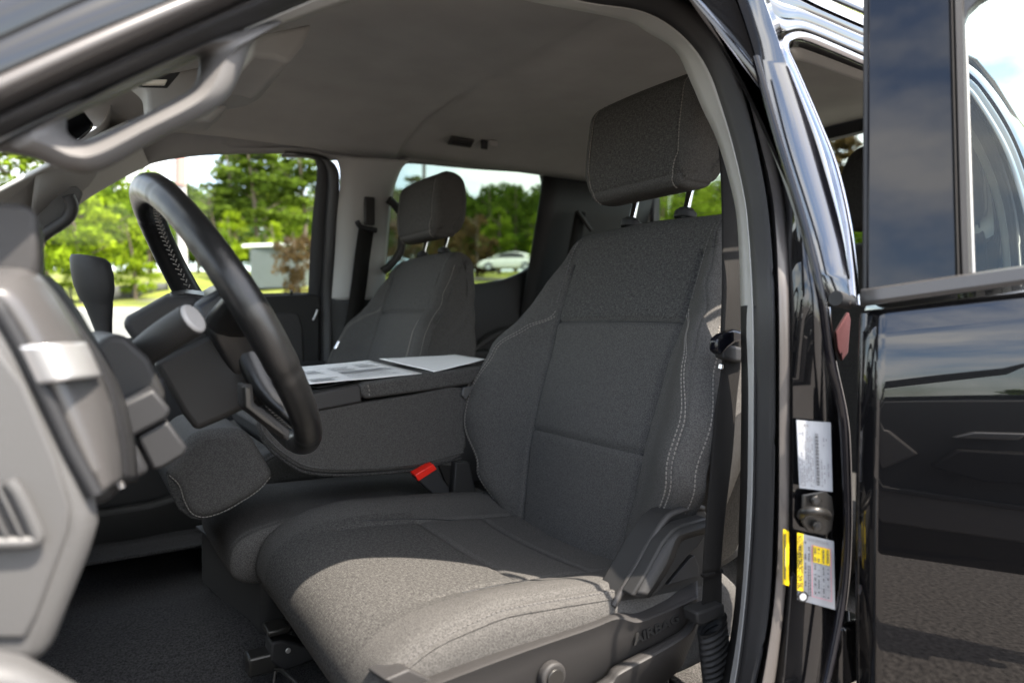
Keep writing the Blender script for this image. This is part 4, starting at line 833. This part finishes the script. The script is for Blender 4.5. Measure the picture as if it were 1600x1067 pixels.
fplate("window_glass", [(.20, 1.25), (.95, 1.33), (.92, 1.80), (.56, 1.40)], -.034, .003, M['glass'], bevel=0)

# ================================================================== labels and latch on the pillar
lb = empty("certification_label", truck); tag(lb, "white certification label on the door pillar")
def pillar_pt(x, y, o=0): return S(x, y, .8655 + .0245 * (x - 1240) / 72 + o)
plate("label_sheet", [pillar_pt(x, y) for x, y in [(1244, 656), (1297, 660), (1300, 768), (1249, 762)]], (0, .0008, 0), M['white'], lb, bevel=0)
def quadpt(Q, u, v, o=0):
    a = (Q[0][0] * (1 - u) + Q[1][0] * u, Q[0][1] * (1 - u) + Q[1][1] * u); b = (Q[3][0] * (1 - u) + Q[2][0] * u, Q[3][1] * (1 - u) + Q[2][1] * u)
    return pillar_pt(a[0] * (1 - v) + b[0] * v, a[1] * (1 - v) + b[1] * v, o)
def marks(name, Q, rects, m, par, o=.0022):
    bm = bmesh.new()
    for u0, v0, u1, v1 in rects: bm.faces.new([bm.verts.new(quadpt(Q, u, v, o)) for u, v in ((u0, v0), (u1, v0), (u1, v1), (u0, v1))])
    return finish(name, bm, m, par, smooth=False)
Q1 = [(1244, 656), (1297, 660), (1300, 768), (1249, 762)]
def lines(u, v0, v1, wd, den=.7, ln=(.012, .035), r=None):
    out = []; v = v0; rr = random.Random(int(u * 1000 + 3))
    while v < v1:
        l = rr.uniform(*ln)
        if rr.random() < den: out.append((u, v, u + wd, min(v1, v + l)))
        v += l + .008
    return out
rc_ = []
for u, a, b in ((.05, .5, .96), (.11, .45, .97), (.17, .1, .25), (.17, .6, .97), (.24, .3, .97), (.30, .10, .3), (.30, .35, .97), (.37, .2, .97), (.43, .25, .97), (.70, .55, .95), (.78, .2, .35), (.78, .6, .9), (.86, .15, .28), (.90, .6, .8)): rc_ += lines(u, a, b, .030)
marks("fine_print", Q1, rc_ + [(.22, .05, .27, .09), (.30, .05, .35, .09)], M['ink2'], lb)
marks("barcode", Q1, [(.55, v / 100, .64, v / 100 + .0065 * (1 + (v * 7 % 3) * .3)) for v in range(18, 93, 1) if (v * 13) % 5 != 0], M['ink'], lb)
tl = empty("tire_label", truck); tag(tl, "yellow and white tire loading label on the door pillar")
Q2 = [(1246, 832), (1302, 845), (1304, 952), (1246, 936)]
plate("label_sheet", [pillar_pt(x, y) for x, y in Q2], (0, .0008, 0), M['white'], tl, bevel=0)
marks("yellow_band", Q2, [(.0, .0, .17, .86)], M['yellow'], tl, o=.0019)
marks("table_header", Q2, [(.44, .13, .90, .38)], M['yellow'], tl, o=.0019)
NQ = (quadpt(Q2, 1, .5) - quadpt(Q2, 0, .5)).cross(quadpt(Q2, .5, 1) - quadpt(Q2, .5, 0)).normalized()
if NQ.y < 0: NQ = -NQ
T0, T1 = quadpt(Q2, .085, .83, .0046), quadpt(Q2, .085, .03, .0046)
text("title_lettering", "TIRE AND LOADING INFORMATION", T0, T1, NQ, .0068, M['black'], tl, ext=.0001)
b_ = []
for u in (.40, .92): b_.append((u, .13, u + .012, .90))
for v in (.13, .89): b_.append((.40, v, .93, v + .006))
marks("table_border", Q2, b_, M['pink'], tl, o=.0025)
g_ = [(u, .38, u + .006, .89) for u in (.53, .65, .77)] + [(.41, v, .92, v + .004) for v in (.56, .74)]
marks("table_grid", Q2, g_, M['ink2'], tl, o=.0025)
rc_ = [r for u in (.47, .57, .70, .82) for r in lines(u, .16, .36, .05, .9, (.01, .03))] + [r for u in (.47, .57, .70, .82) for r in lines(u, .41, .86, .04, .55, (.01, .03))] + lines(.20, .08, .85, .045, .5, (.01, .05)) + lines(.30, .12, .42, .045, .7, (.015, .03)) + lines(.29, .45, .92, .03, .9, (.02, .05)) + lines(.34, .45, .90, .03, .9, (.02, .05))
marks("table_print", Q2, rc_, M['ink'], tl, o=.0030)
marks("barcode", Q2, [(u / 100, .035, u / 100 + .008, .085) for u in range(28, 88, 2) if (u * 7) % 3], M['ink'], tl)
oc = quadpt(Q2, .12, .93, .0018); finish("tire_symbol", disc_bm(oc + NQ * .0022, NQ, .0058, .0004), M['black'], tl, smooth=False)
finish("symbol_ring", disc_bm(oc + NQ * .0028, NQ, .0038, .0004), M['white'], tl, smooth=False)
ag = empty("airbag_tag", truck); tag(ag, "narrow yellow tag on the pillar flange")
plate("tag_sheet", [S(x, y, .866) for x, y in [(1223.5, 826), (1231.5, 830), (1231.5, 914), (1223.5, 912)]], (0, .001, 0), M['yellow'], ag, bevel=0)
finish("tag_print", grid([[S(1226, 834, .868), S(1228, 834, .868)], [S(1226, 905, .868), S(1228, 905, .868)]]), M['ink'], ag, smooth=False)
st = empty("door_striker", truck); tag(st, "dark steel door latch striker with two bolts")
plate("striker_plate", [pillar_pt(x, y) for x, y in [(1252, 772), (1285, 766), (1297, 775), (1300, 800), (1297, 828), (1285, 836), (1260, 830), (1250, 815)]], (0, .003, 0), M['steel'], st, bevel=.002)
for x, y in ((1275, 782), (1277, 822)):
    finish("bolt", disc_bm(pillar_pt(x, y, .005), (.48, .88, 0), .0052, .004), M['steel'], st, bevel=.001); finish("bolt_socket", disc_bm(pillar_pt(x, y, .0075), (.48, .88, 0), .0026, .001), M['dark'], st)
tube("striker_loop", [pillar_pt(1252, 806, .004), pillar_pt(1256, 800, .02), pillar_pt(1276, 798, .026), pillar_pt(1290, 802, .02), pillar_pt(1294, 806, .004)], .0042, M['steel'], st, n=24)

# ================================================================== OUTSIDE
def depth(p): return (Vector((p[0], p[1], 0)) - Vector((CAM.x, CAM.y, 0))).dot(Vector((FWD.x, FWD.y, 0)).normalized())
def ground_z(x, y):
    t = depth((x, y)); z = 0
    pts = [(0, 0), (7, 0), (12, .15), (20, .95), (26, 1.62), (34, 2.3), (45, 4.0), (58, 5.2), (90, 7.5), (400, 20)]
    for (a, u), (b, v) in zip(pts, pts[1:]):
        if a <= t <= b: z = u + (v - u) * (t - a) / (b - a)
    return z
def gpt(px, D, dz=0):
    p = at(px, 533.5, D=D); return Vector((p.x, p.y, ground_z(p.x, p.y) + dz))
asph = mat("asphalt", (0.135, 0.12, 0.108), 0.9, bump=0.8, bscale=55, bdist=.01, var=0.6, vscale=70)
road = mat("pale_road", (0.13, 0.127, 0.122), 0.9, bump=0.5, bscale=30, bdist=.01, var=0.12, vscale=2)
grassm = mat("grass_field", (0.15, 0.17, 0.018), 1.0, bump=0.8, bscale=8, bdist=.05, var=0.45, vscale=.35)
fv = Vector((FWD.x, FWD.y, 0)).normalized(); c0 = Vector((CAM.x, CAM.y, 0))
def sheet(name, d0, d1, s0, s1, nd, ns_, m, dz, kind='structure', ragged=0):
    rows = []
    for i in range(nd):
        d = d0 + (d1 - d0) * i / (nd - 1); rows.append([])
        for j in range(ns_):
            s_ = s0 + (s1 - s0) * j / (ns_ - 1); dd = d + (ragged * mnoise.noise(Vector((s_ * .15, 3, 1))) if i == 0 else 0)
            p = c0 + fv * dd + RGT * s_; p.z = ground_z(p.x, p.y) + dz + (.12 * mnoise.noise(Vector((p.x * .2, p.y * .2, 0))) if d > 27 and dz > .01 else 0); rows[-1].append(p)
    o = finish(name, grid(rows), m); tag(o, kind=kind); return o
# one ground sheet to the horizon, parking lot on it, grass beyond
g0 = sheet("ground", -300, 400, -400, 400, 141, 81, asph, 0)
sheet("road", 15.5, 25.5, -60, 60, 12, 60, road, .02)
gr = sheet("grass", 25.8, 120, -140, 140, 70, 120, grassm, .05, kind='stuff')
curb = mat("concrete", (.36, .34, .32), .9, var=.1, vscale=3)
rows = [[], [], [], []]
for j in range(80):
    s_ = -50 + 100 * j / 79
    for k, (d, dz) in enumerate(((25.45, .0), (25.5, .16), (25.78, .16), (25.8, .02))):
        p = c0 + fv * d + RGT * s_; p.z = ground_z(p.x, p.y) + dz; rows[k].append(p)
tag(finish("road_curb", grid(rows), curb), kind="structure")
# leaf and bark materials
def leafm(name, ca, cb, tr=.35):
    m = bpy.data.materials.new(name); m.use_nodes = True; n = m.node_tree; L = n.links; n.nodes.clear()
    o = n.nodes.new("ShaderNodeOutputMaterial"); d = n.nodes.new("ShaderNodeBsdfDiffuse"); t = n.nodes.new("ShaderNodeBsdfTranslucent"); x = n.nodes.new("ShaderNodeMixShader"); x.inputs[0].default_value = tr
    tcn = n.nodes.new("ShaderNodeTexCoord"); z = n.nodes.new("ShaderNodeTexNoise"); z.inputs['Scale'].default_value = 1.1; z.inputs['Detail'].default_value = 4
    r = n.nodes.new("ShaderNodeValToRGB"); r.color_ramp.elements[0].position = .35; r.color_ramp.elements[1].position = .65; r.color_ramp.elements[0].color = (*ca, 1); r.color_ramp.elements[1].color = (*cb, 1)
    L.new(tcn.outputs['Object'], z.inputs['Vector']); L.new(z.outputs[0], r.inputs[0]); L.new(r.outputs[0], d.inputs[0]); L.new(r.outputs[0], t.inputs[0])
    L.new(d.outputs[0], x.inputs[1]); L.new(t.outputs[0], x.inputs[2]); L.new(x.outputs[0], o.inputs[0]); return m
LF = dict(bright=leafm("bright_leaves", (.12, .20, .010), (.32, .40, .022)), mid=leafm("green_leaves", (.060, .115, .012), (.20, .27, .022)), pine=leafm("pine_needles", (.040, .08, .012), (.14, .19, .022)), dark=leafm("dark_leaves", (.028, .062, .010), (.10, .15, .018)), brown=leafm("brown_leaves", (.06, .04, .02), (.13, .09, .04)))
bark = mat("bark", (.13, .10, .075), .95, bump=.8, bscale=20, bdist=.02, var=.3, vscale=6)
palebark = mat("pale_bark", (.30, .26, .23), .9, var=.2, vscale=8)
def crown_mesh(name, shape, H, W, n_cl, n_leaf, leaf, seed):
    r = random.Random(seed); V, Fc = [], []
    for c in range(n_cl):
        u = r.random()
        if shape == 'pine': h = H * (.35 + .65 * u); rad = W * (1.05 - u) * .9 * r.uniform(.3, 1); cs = W * r.uniform(.16, .3)
        elif shape == 'cone': h = H * (.10 + .88 * u); rad = W * (1.0 - u ** 1.3) * r.uniform(.1, .95); cs = W * r.uniform(.2, .34)
        elif shape == 'bush': h = H * r.uniform(.1, .9); rad = W * r.uniform(.0, .9); cs = W * r.uniform(.2, .4)
        else: h = H * (.28 + .70 * u); rad = W * math.sin(math.pi * min(1, (u * .85 + .14))) * r.uniform(.2, 1); cs = W * r.uniform(.20, .38)
        a = r.uniform(0, 2 * math.pi); cx, cy, cz = rad * math.cos(a), rad * math.sin(a), h
        for k in range(n_leaf):
            d = Vector((r.gauss(0, 1), r.gauss(0, 1), r.gauss(0, .55))); d = d.normalized() * (cs * r.random() ** .4); d.z *= .6
            p = Vector((cx, cy, cz)) + d; s_ = leaf * r.uniform(.6, 1.4); q = Vector((r.gauss(0, 1), r.gauss(0, 1), r.gauss(0, 1) + .6)).normalized(); t = q.orthogonal().normalized(); t.rotate(Matrix.Rotation(r.uniform(0, 6.28), 3, q)); b = q.cross(t); i = len(V)
            V += [p - t * s_ - b * s_ * .1, p - b * s_ * .55, p + t * s_, p + b * s_ * .5]; Fc.append((i, i + 1, i + 2, i + 3))
    me = bpy.data.meshes.new(name); me.from_pydata(V, [], Fc); return me
def trunk_mesh(name, H, r0, seed, limbs=7):
    r = random.Random(seed); bm = tube_bm([Vector((0, 0, -.4)), Vector((.1 * r.uniform(-1, 1), .1 * r.uniform(-1, 1), H * .4)), Vector((.2 * r.uniform(-1, 1), .2, H * .92))], [r0 * 1.2, r0 * .8, r0 * .2], n=12, ns=8)
    for k in range(limbs):
        h = H * r.uniform(.35, .8); a = r.uniform(0, 6.28); l = H * .22; d = Vector((math.cos(a), math.sin(a), .6)) * l
        tube_bm([Vector((0, 0, h)), Vector((0, 0, h)) + d * .5, Vector((0, 0, h)) + d], [r0 * .4, r0 * .25, r0 * .08], bm, n=6, ns=6)
    me = bpy.data.meshes.new(name); bm.to_mesh(me); bm.free(); return me
CM = {}
for kind, shape, H, W, nc, nl_, lf in (('maple', 'round', 1, .42, 46, 60, .030), ('maple2', 'cone', 1, .40, 50, 60, .028), ('pine', 'pine', 1, .24, 46, 60, .016), ('oak', 'round', 1, .40, 60, 70, .024), ('wood', 'round', 1, .5, 70, 60, .022), ('bush', 'bush', 1, .6, 26, 60, .045)):
    CM[kind] = [crown_mesh(kind + "_crown", shape, H, W, nc, nl_, lf, hash(kind) % 97 + k if False else len(kind) * 11 + k * 5) for k in (0, 1)]
    CM[kind + 't'] = trunk_mesh(kind + "_trunk", 1, .022 if 'pine' in kind else .03, 5)
def tree(px, D, ytop, kind, leafkey, name, label, wscale=1.0, group=None, k=0, trunk=True, base=0.0, bk=None):
    g = gpt(px, D); top = 1.33 + (498 - ytop) / F * D; H = max(.8, top - g.z)
    t = tag(empty(name, loc=g), label, "tree" if 'bush' not in name and 'shrub' not in name else "bush", group)
    me = CM[kind][k % 2].copy(); me.materials.clear(); me.materials.append(LF[leafkey]); o = bpy.data.objects.new("crown", me); link(o, t); o.scale = (H * wscale, H * wscale, H); o.rotation_euler = (0, 0, (px * 7.3) % 6.28)
    tm = CM[kind + 't'].copy(); tm.materials.clear(); tm.materials.append(bk or bark); o2 = bpy.data.objects.new("trunk", tm); link(o2, t); o2.scale = (H * .9, H * .9, H)
    return t
GB = "trees of the wood beyond the lot"
T_ = [ # px, depth, top y, kind, leaf, name, label, width
 (20, 34, 215, 'oak', 'mid', 'leafy_tree', "light green tree seen through the corner of the windshield", 1.3),
 (78, 31, 318, 'maple2', 'bright', 'maple_tree', "bright green tree at the far left beside the dashboard", .9),
 (132, 30, 300, 'maple', 'bright', 'maple_tree', "bright green tree just behind the shift lever", .85),
 (214, 33, 345, 'maple2', 'bright', 'maple_tree', "small bright green tree left of the steering wheel rim", .8),
 (170, 44, 262, 'oak', 'mid', 'leafy_tree', "broad green tree behind the shift lever, under the pillar handle", .8),
 (238, 50, 272, 'wood', 'mid', 'leafy_tree', "broad green tree seen through the left side of the wheel rim", .8),
 (312, 56, 322, 'oak', 'mid', 'leafy_tree', "low green tree behind the striped pole", .9),
 (340, 52, 300, 'pine', 'pine', 'pine_tree', "thin pine tree just right of the striped pole", 1.3),
 (405, 45, 224, 'pine', 'pine', 'pine_tree', "tall thin pine tree right of the steering wheel top", 2.1),
 (372, 60, 230, 'pine', 'pine', 'pine_tree', "tall pine tree left of the bare pine trunk", 1.8),
 (440, 58, 255, 'oak', 'mid', 'leafy_tree', "tall green tree behind the metal shed", .7),
 (366, 43, 335, 'maple', 'bright', 'maple_tree', "bright green tree through the steering wheel, left of the shed", .8),
 (480, 50, 215, 'pine', 'pine', 'pine_tree', "tall pine tree by the rear edge of the front passenger window", 2.0),
 (500, 62, 300, 'wood', 'mid', 'leafy_tree', "low wide tree behind the far pillar", .9),
 (432, 42, 345, 'maple2', 'bright', 'maple_tree', "bright bushy tree above the shed roof", .8),
 (466, 30, 358, 'bush', 'brown', 'brown_shrub', "sparse reddish brown shrub right of the metal shed", .5),
 (620, 60, 300, 'wood', 'dark', 'leafy_tree', "dark green tree behind the looped grab handle", .8),
 (648, 66, 282, 'pine', 'dark', 'pine_tree', "dark pine tree at the front edge of the rear window", 1.6),
 (720, 64, 305, 'wood', 'dark', 'leafy_tree', "dark tree right behind the passenger headrest", .8),
 (765, 66, 296, 'wood', 'dark', 'leafy_tree', "dark round tree right of the passenger headrest", .7),
 (805, 62, 292, 'wood', 'dark', 'leafy_tree', "dark tall tree above the white car", .75),
 (842, 64, 296, 'wood', 'dark', 'leafy_tree', "dark tree at the rear edge of the far rear window", .75),
 (780, 52, 330, 'oak', 'mid', 'leafy_tree', "mid green tree behind the white car hood", .7),
 (838, 48, 340, 'oak', 'mid', 'leafy_tree', "mid green tree behind the white car roof", .6),
 (745, 46, 330, 'bush', 'brown', 'brown_shrub', "tall reddish brown shrub left of the white car", .55),
 (700, 44, 350, 'bush', 'brown', 'brown_shrub', "brown shrub seen under the passenger headrest", .6),
 (625, 42, 345, 'bush', 'brown', 'brown_shrub', "brown shrub seen inside the looped grab handle", .6),
 (842, 38, 372, 'bush', 'bright', 'green_shrub', "small light green shrub in front of the white car tail", .35),
 (950, 70, 300, 'wood', 'mid', 'leafy_tree', "dark tree behind the left post of the driver's headrest", .9),
 (1030, 60, 285, 'wood', 'mid', 'leafy_tree', "green tree between the posts of the driver's headrest", .9),
 (1085, 62, 280, 'oak', 'mid', 'leafy_tree', "green tree right of the driver's headrest post", .9),
 (1130, 58, 282, 'wood', 'mid', 'leafy_tree', "green tree behind the driver's belt strap", .9),
 (1310, 48, 205, 'pine', 'brown', 'bare_tree', "sparse brown tree seen through the rear glass", 1.6),
 (1345, 60, 262, 'oak', 'mid', 'leafy_tree', "tree low behind the rear headrest", .8),
]
for i, (px, D, yt, kd, lf, nm, lab, ws) in enumerate(T_):
    tree(px, D, yt, kd, lf, nm, lab, ws, k=i)
# trees behind the camera side, mirrored in paint and glass
for i, (x, y, H) in enumerate(((70, 38, 6), (90, 20, 7))):
    t = tag(empty("roadside_tree", loc=(x, y, 0)), ("small leafy tree mirrored in the door paint, nearer the truck", "small leafy tree mirrored in the door paint, farther off")[i], "tree", "trees mirrored in the door")
    me = CM['oak'][i % 2].copy(); me.materials.clear(); me.materials.append(LF['mid']); o = bpy.data.objects.new("crown", me); link(o, t); o.scale = (H * 1.3, H * 1.3, H)
    tm = CM['oakt'].copy(); tm.materials.clear(); tm.materials.append(bark); o2 = bpy.data.objects.new("trunk", tm); link(o2, t); o2.scale = (H, H, H)
V, Fc = [], []; rw = random.Random(11)
for k in range(70):
    px = -150 + 1650 * k / 69 + rw.uniform(-8, 8); D = rw.uniform(78, 100); p = at(px, 533, D=D); gz = ground_z(p.x, p.y); top = 1.33 + (498 - (rw.uniform(285, 330) if px < 560 else rw.uniform(292, 318))) / F * D
    H = top - gz; me = CM['wood'][k % 2]; n0 = len(V); ca, sa = math.cos(k), math.sin(k)
    for v in me.vertices: V.append((p.x + (v.co.x * ca - v.co.y * sa) * H * .9, p.y + (v.co.x * sa + v.co.y * ca) * H * .9, gz + (v.co.z * 1.2 - .2) * H))
    for f in me.polygons: Fc.append([n0 + q for q in f.vertices])
me = bpy.data.meshes.new("distant_wood"); me.from_pydata(V, [], Fc); me.materials.append(LF['dark']); dw = bpy.data.objects.new("distant_wood", me); link(dw); tag(dw, kind="stuff")
# fence, shed, poles
fen = tag(empty("mesh_fence"), "low dark grey fence running along the grass bank behind the shift lever", "fence")
fm = mat("fence_screen", (.07, .07, .068), .8, var=.15, vscale=3)
FP = [(140, 30, 449, 476), (170, 31.5, 447, 472), (205, 33.5, 445, 467), (235, 35.5, 443, 460), (262, 37.5, 442, 453)]
loft("fence_screen", [[at(x, a, D=d) for x, d, a, b in FP], [at(x, b + 3, D=d) for x, d, a, b in FP]], fm, fen, n=12, solid=.03)
for x, d, a, b in FP + [(95, 30, 452, 476), (110, 30, 451, 476), (125, 30, 450, 476)]:
    tube("fence_post", [at(x, a - 2, D=d - .05), at(x, b + 4, D=d - .05)], .05, M['dark'], fen, n=3, ns=8)
shd = tag(empty("metal_shed"), "pale grey metal shed with a white roof on the grass bank", "shed")
shm = bpy.data.materials.new("ribbed_metal"); shm.use_nodes = True; n = shm.node_tree; b = n.nodes['Principled BSDF']; b.inputs['Base Color'].default_value = (.11, .13, .135, 1); b.inputs['Roughness'].default_value = .5
tcn = n.nodes.new("ShaderNodeTexCoord"); wv = n.nodes.new("ShaderNodeTexWave"); wv.inputs['Scale'].default_value = 2.6; bp = n.nodes.new("ShaderNodeBump"); bp.inputs['Distance'].default_value = .08; n.links.new(tcn.outputs['Object'], wv.inputs[0]); n.links.new(wv.outputs[0], bp.inputs['Height']); n.links.new(bp.outputs[0], b.inputs['Normal'])
sc0 = at(391, 433, D=36); sc1 = at(468, 431, D=38); h_ = 56 / F * 36
bm = bmesh.new(); back_ = fv * 3
q = [sc0 + Vector((0, 0, -.6)), sc1 + Vector((0, 0, -.6)), sc1 + back_ + Vector((0, 0, -.6)), sc0 + back_ + Vector((0, 0, -.6))]; up_ = [Vector((0, 0, h_ * .80 + .6)), Vector((0, 0, h_ * .88 + .6)), Vector((0, 0, h_ * .88 + .6)), Vector((0, 0, h_ * .80 + .6))]
lo = [bm.verts.new(p) for p in q]; hi = [bm.verts.new(p + u) for p, u in zip(q, up_)]
for i in range(4): bm.faces.new((lo[i], lo[(i + 1) % 4], hi[(i + 1) % 4], hi[i]))
finish("wall", bm, shm, shd, smooth=False)
plate("roof", [p + u + Vector((0, 0, .02)) + o_ for p, u, o_ in zip(q, up_, (-fv * .3 - RGT * .3, -fv * .3 + RGT * .3, RGT * .3 + fv * .3, fv * .3 - RGT * .3))], (0, 0, .16), mat("white_metal_roof", (.62, .64, .66), .4), shd, bevel=.01)
tube("roof_vent", [at(446, 386, D=37.5), at(446, 372, D=37.5)], .09, M['white'], shd, n=4)
polew = mat("pole_paint", (.50, .46, .45), .6, var=.1, vscale=3); poler = mat("pole_red", (.42, .22, .19), .6)
def pole(px, D, y0, y1, r, m, label, top=None):
    t = tag(empty("utility_pole", loc=gpt(px, D)), label, "pole"); a = at(px, y0, D=D); g = gpt(px, D, -.3); g.x, g.y = a.x, a.y
    def rel(p): return p - t.location
    finish("shaft", tube_bm([rel(g), rel(a)], [r * 1.1, r], n=6, ns=14), m, t)
    if top: finish("red_band", tube_bm([rel(at(px + .5, top[0], D=D)), rel(at(px + .5, top[1], D=D))], [r * 1.15, r * 1.15], n=4, ns=14), poler, t)
pole(281, 24, 150, 480, .15, polew, "white roadside pole with a red upper part behind the steering wheel", (200, 290))
pole(662, 52, 150, 420, .13, M['dashgrey'], "thin grey light pole rising behind the passenger headrest")
pole(66, 40, 150, 470, .10, bark, "plain wooden pole at the left edge by the dashboard")
# white parked car
whitep = mat("white_car_paint", (.72, .72, .68), .25, coat=1.0)
def car(px, D, ybase, paint, label, L=4.5, heading=0):
    c = at(px, ybase, D=D); t = tag(empty("parked_car", loc=c), label, "car", None); t.rotation_euler = (0, 0, math.atan2(RGT.y, RGT.x) + heading)
    sl_ = [(-2.25, .35, .55, .80), (-2.2, .30, .72, .84), (-1.7, .28, .88, .88), (-1.15, .28, .98, .9), (-.3, .28, 1.02, .9), (.9, .28, 1.04, .9), (1.6, .28, 1.06, .88), (2.1, .32, 1.0, .84), (2.22, .45, .85, .76)]
    rows = [[Vector((x, y, z)) for y, z in [(-w_, a), (-w_ - .02, (a + b_) / 2), (-w_ + .04, b_ - .08), (-w_ + .18, b_), (0, b_ + .03), (w_ - .18, b_), (w_ - .04, b_ - .08), (w_ + .02, (a + b_) / 2), (w_, a)]] for x, a, b_, w_ in sl_]
    finish("body", grid(rows), paint, t, subsurf=1, angle=80)
    gl = [(-1.25, .98, .98), (-.55, 1.34, .70), (.2, 1.46, .66), (1.0, 1.42, .64), (1.7, 1.20, .66), (2.05, 1.02, .7)]
    rows = [[Vector((x, y, z)) for y, z in [(-.84, .98), (-w_, max(.99, h - .06)), (-w_ + .12, h), (0, h + .02), (w_ - .12, h), (w_, max(.99, h - .06)), (.84, .98)]] for x, h, w_ in gl]
    finish("roof", grid(rows), paint, t, subsurf=1, angle=80)
    for sg in (-1, 1):
        plate("side_window", [Vector((x, sg * (.845 if z < 1.05 else .735), z)) for x, z in [(-.95, 1.03), (-.45, 1.29), (.2, 1.37), (.85, 1.34), (1.35, 1.12), (1.3, 1.04)]], (0, sg * .012, 0), M['dark'], t, bevel=0)
        for xx in (-1.4, 1.35):
            wh = finish("wheel", disc_bm((xx, sg * .84, .32), (0, 1, 0), .33, .2), M['rubber'], t, bevel=.03); finish("rim", disc_bm((xx, sg * .945, .32), (0, 1, 0), .20, .02), M['silver'], wh)
        box("headlight", (-2.08, sg * .66, .68), (.22, .28, .12), M['dashgrey'], t, bevel=.03)
    return t
wc_ = car(795, 43, 424.5, whitep, "white hatchback parked on the grass bank beyond the far rear window", heading=R(-8)); wc_.scale = (.84, .84, .84)
bl = mat("blue_car_paint", (.18, .27, .36), .3, coat=1.0)
bc_ = car(612, 40, 426, bl, "pale blue car partly hidden by the far pillar and looped grab handle", heading=R(10)); bc_.scale = (.62, .62, .62)
# printed sheets lying on the console
def sheet_obj(name, P, lab, seed):
    a, b, c, d = P[0], P[1], P[-3] if len(P) == 5 else P[2], P[-1]
    rows = []
    for i in range(15):
        u = i / 14; rows.append([])
        for k in range(11):
            v = k / 10; p = a.lerp(b, u).lerp(d.lerp(c, u), v); e = max(abs(u - .5), abs(v - .5)) * 2
            p.z += .0010 * mnoise.noise(Vector((u * 3 + seed, v * 3, seed))) + .0022 * max(0, e - .75) * (1 + math.sin(u * 5 + seed)); rows[-1].append(p)
    o = finish(name, grid(rows), M['paper'], None, solid=.0003); tag(o, lab, "paper"); return o
def cpt(x, y, Y, dz=0): p = at(x, y, Y=Y); p.z += dz; return p
SA = [cpt(500, 604, .110), cpt(660, 587, .118), cpt(592, 567, -.100), cpt(577, 566, -.118), cpt(470, 577, -.118), cpt(440, 590, .0)]
SA = [cpt(482, 605, .118, .004), cpt(660, 587, .118, .004), cpt(577, 566, -.11, .004), cpt(440, 580, -.11, .004)]
SB = [cpt(678, 585, .118, .004), cpt(759, 568, .118, .008), cpt(712, 558.5, -.10, .006), cpt(686, 557.5, -.11, .006), cpt(592, 564, -.11, .004)]
pa = sheet_obj("printed_sheet", SA, "white printed sheet with blocks of text on the console, nearer the steering wheel", 1)
pb_ = sheet_obj("printed_sheet", SB, "white plain sheet on the console, nearer the seat backs", 2)
def qa(u, v, dz=.0022):
    a = SA[0].lerp(SA[1], u); b = SA[3].lerp(SA[2], u); p = a.lerp(b, v); p.z += dz; return p
bm = bmesh.new(); rr = random.Random(4)
for blk in [(.05, .08, .32, .22), (.12, .48, .30, .68), (.38, .50, .62, .74), (.68, .58, .90, .80), (.40, .34, .92, .46)]:
    for k in range(8):
        v = blk[1] + (blk[3] - blk[1]) * k / 8; u1 = blk[0] + (blk[2] - blk[0]) * rr.uniform(.6, 1)
        bm.faces.new([bm.verts.new(qa(u, vv)) for u, vv in ((blk[0], v), (u1, v), (u1, v + .010), (blk[0], v + .010))])
for k in range(5):
    v = .10 + k * .05; bm.faces.new([bm.verts.new(qa(u, vv)) for u, vv in ((.38, v), (rr.uniform(.75, .95), v), (rr.uniform(.75, .95), v + .010), (.38, v + .010))])
finish("print_lines", bm, M['ink2'], pa, smooth=False)
fold = tag(plate("folded_sheet", [cpt(405, 612, .10), cpt(470, 604, .11), cpt(500, 590, .02), cpt(420, 590, -.03)], (0, 0, .001), mat("pale_green_paper", (.45, .55, .52), .4), None, bevel=0), "pale greenish folded sheet on the console behind the steering wheel rim", "paper")
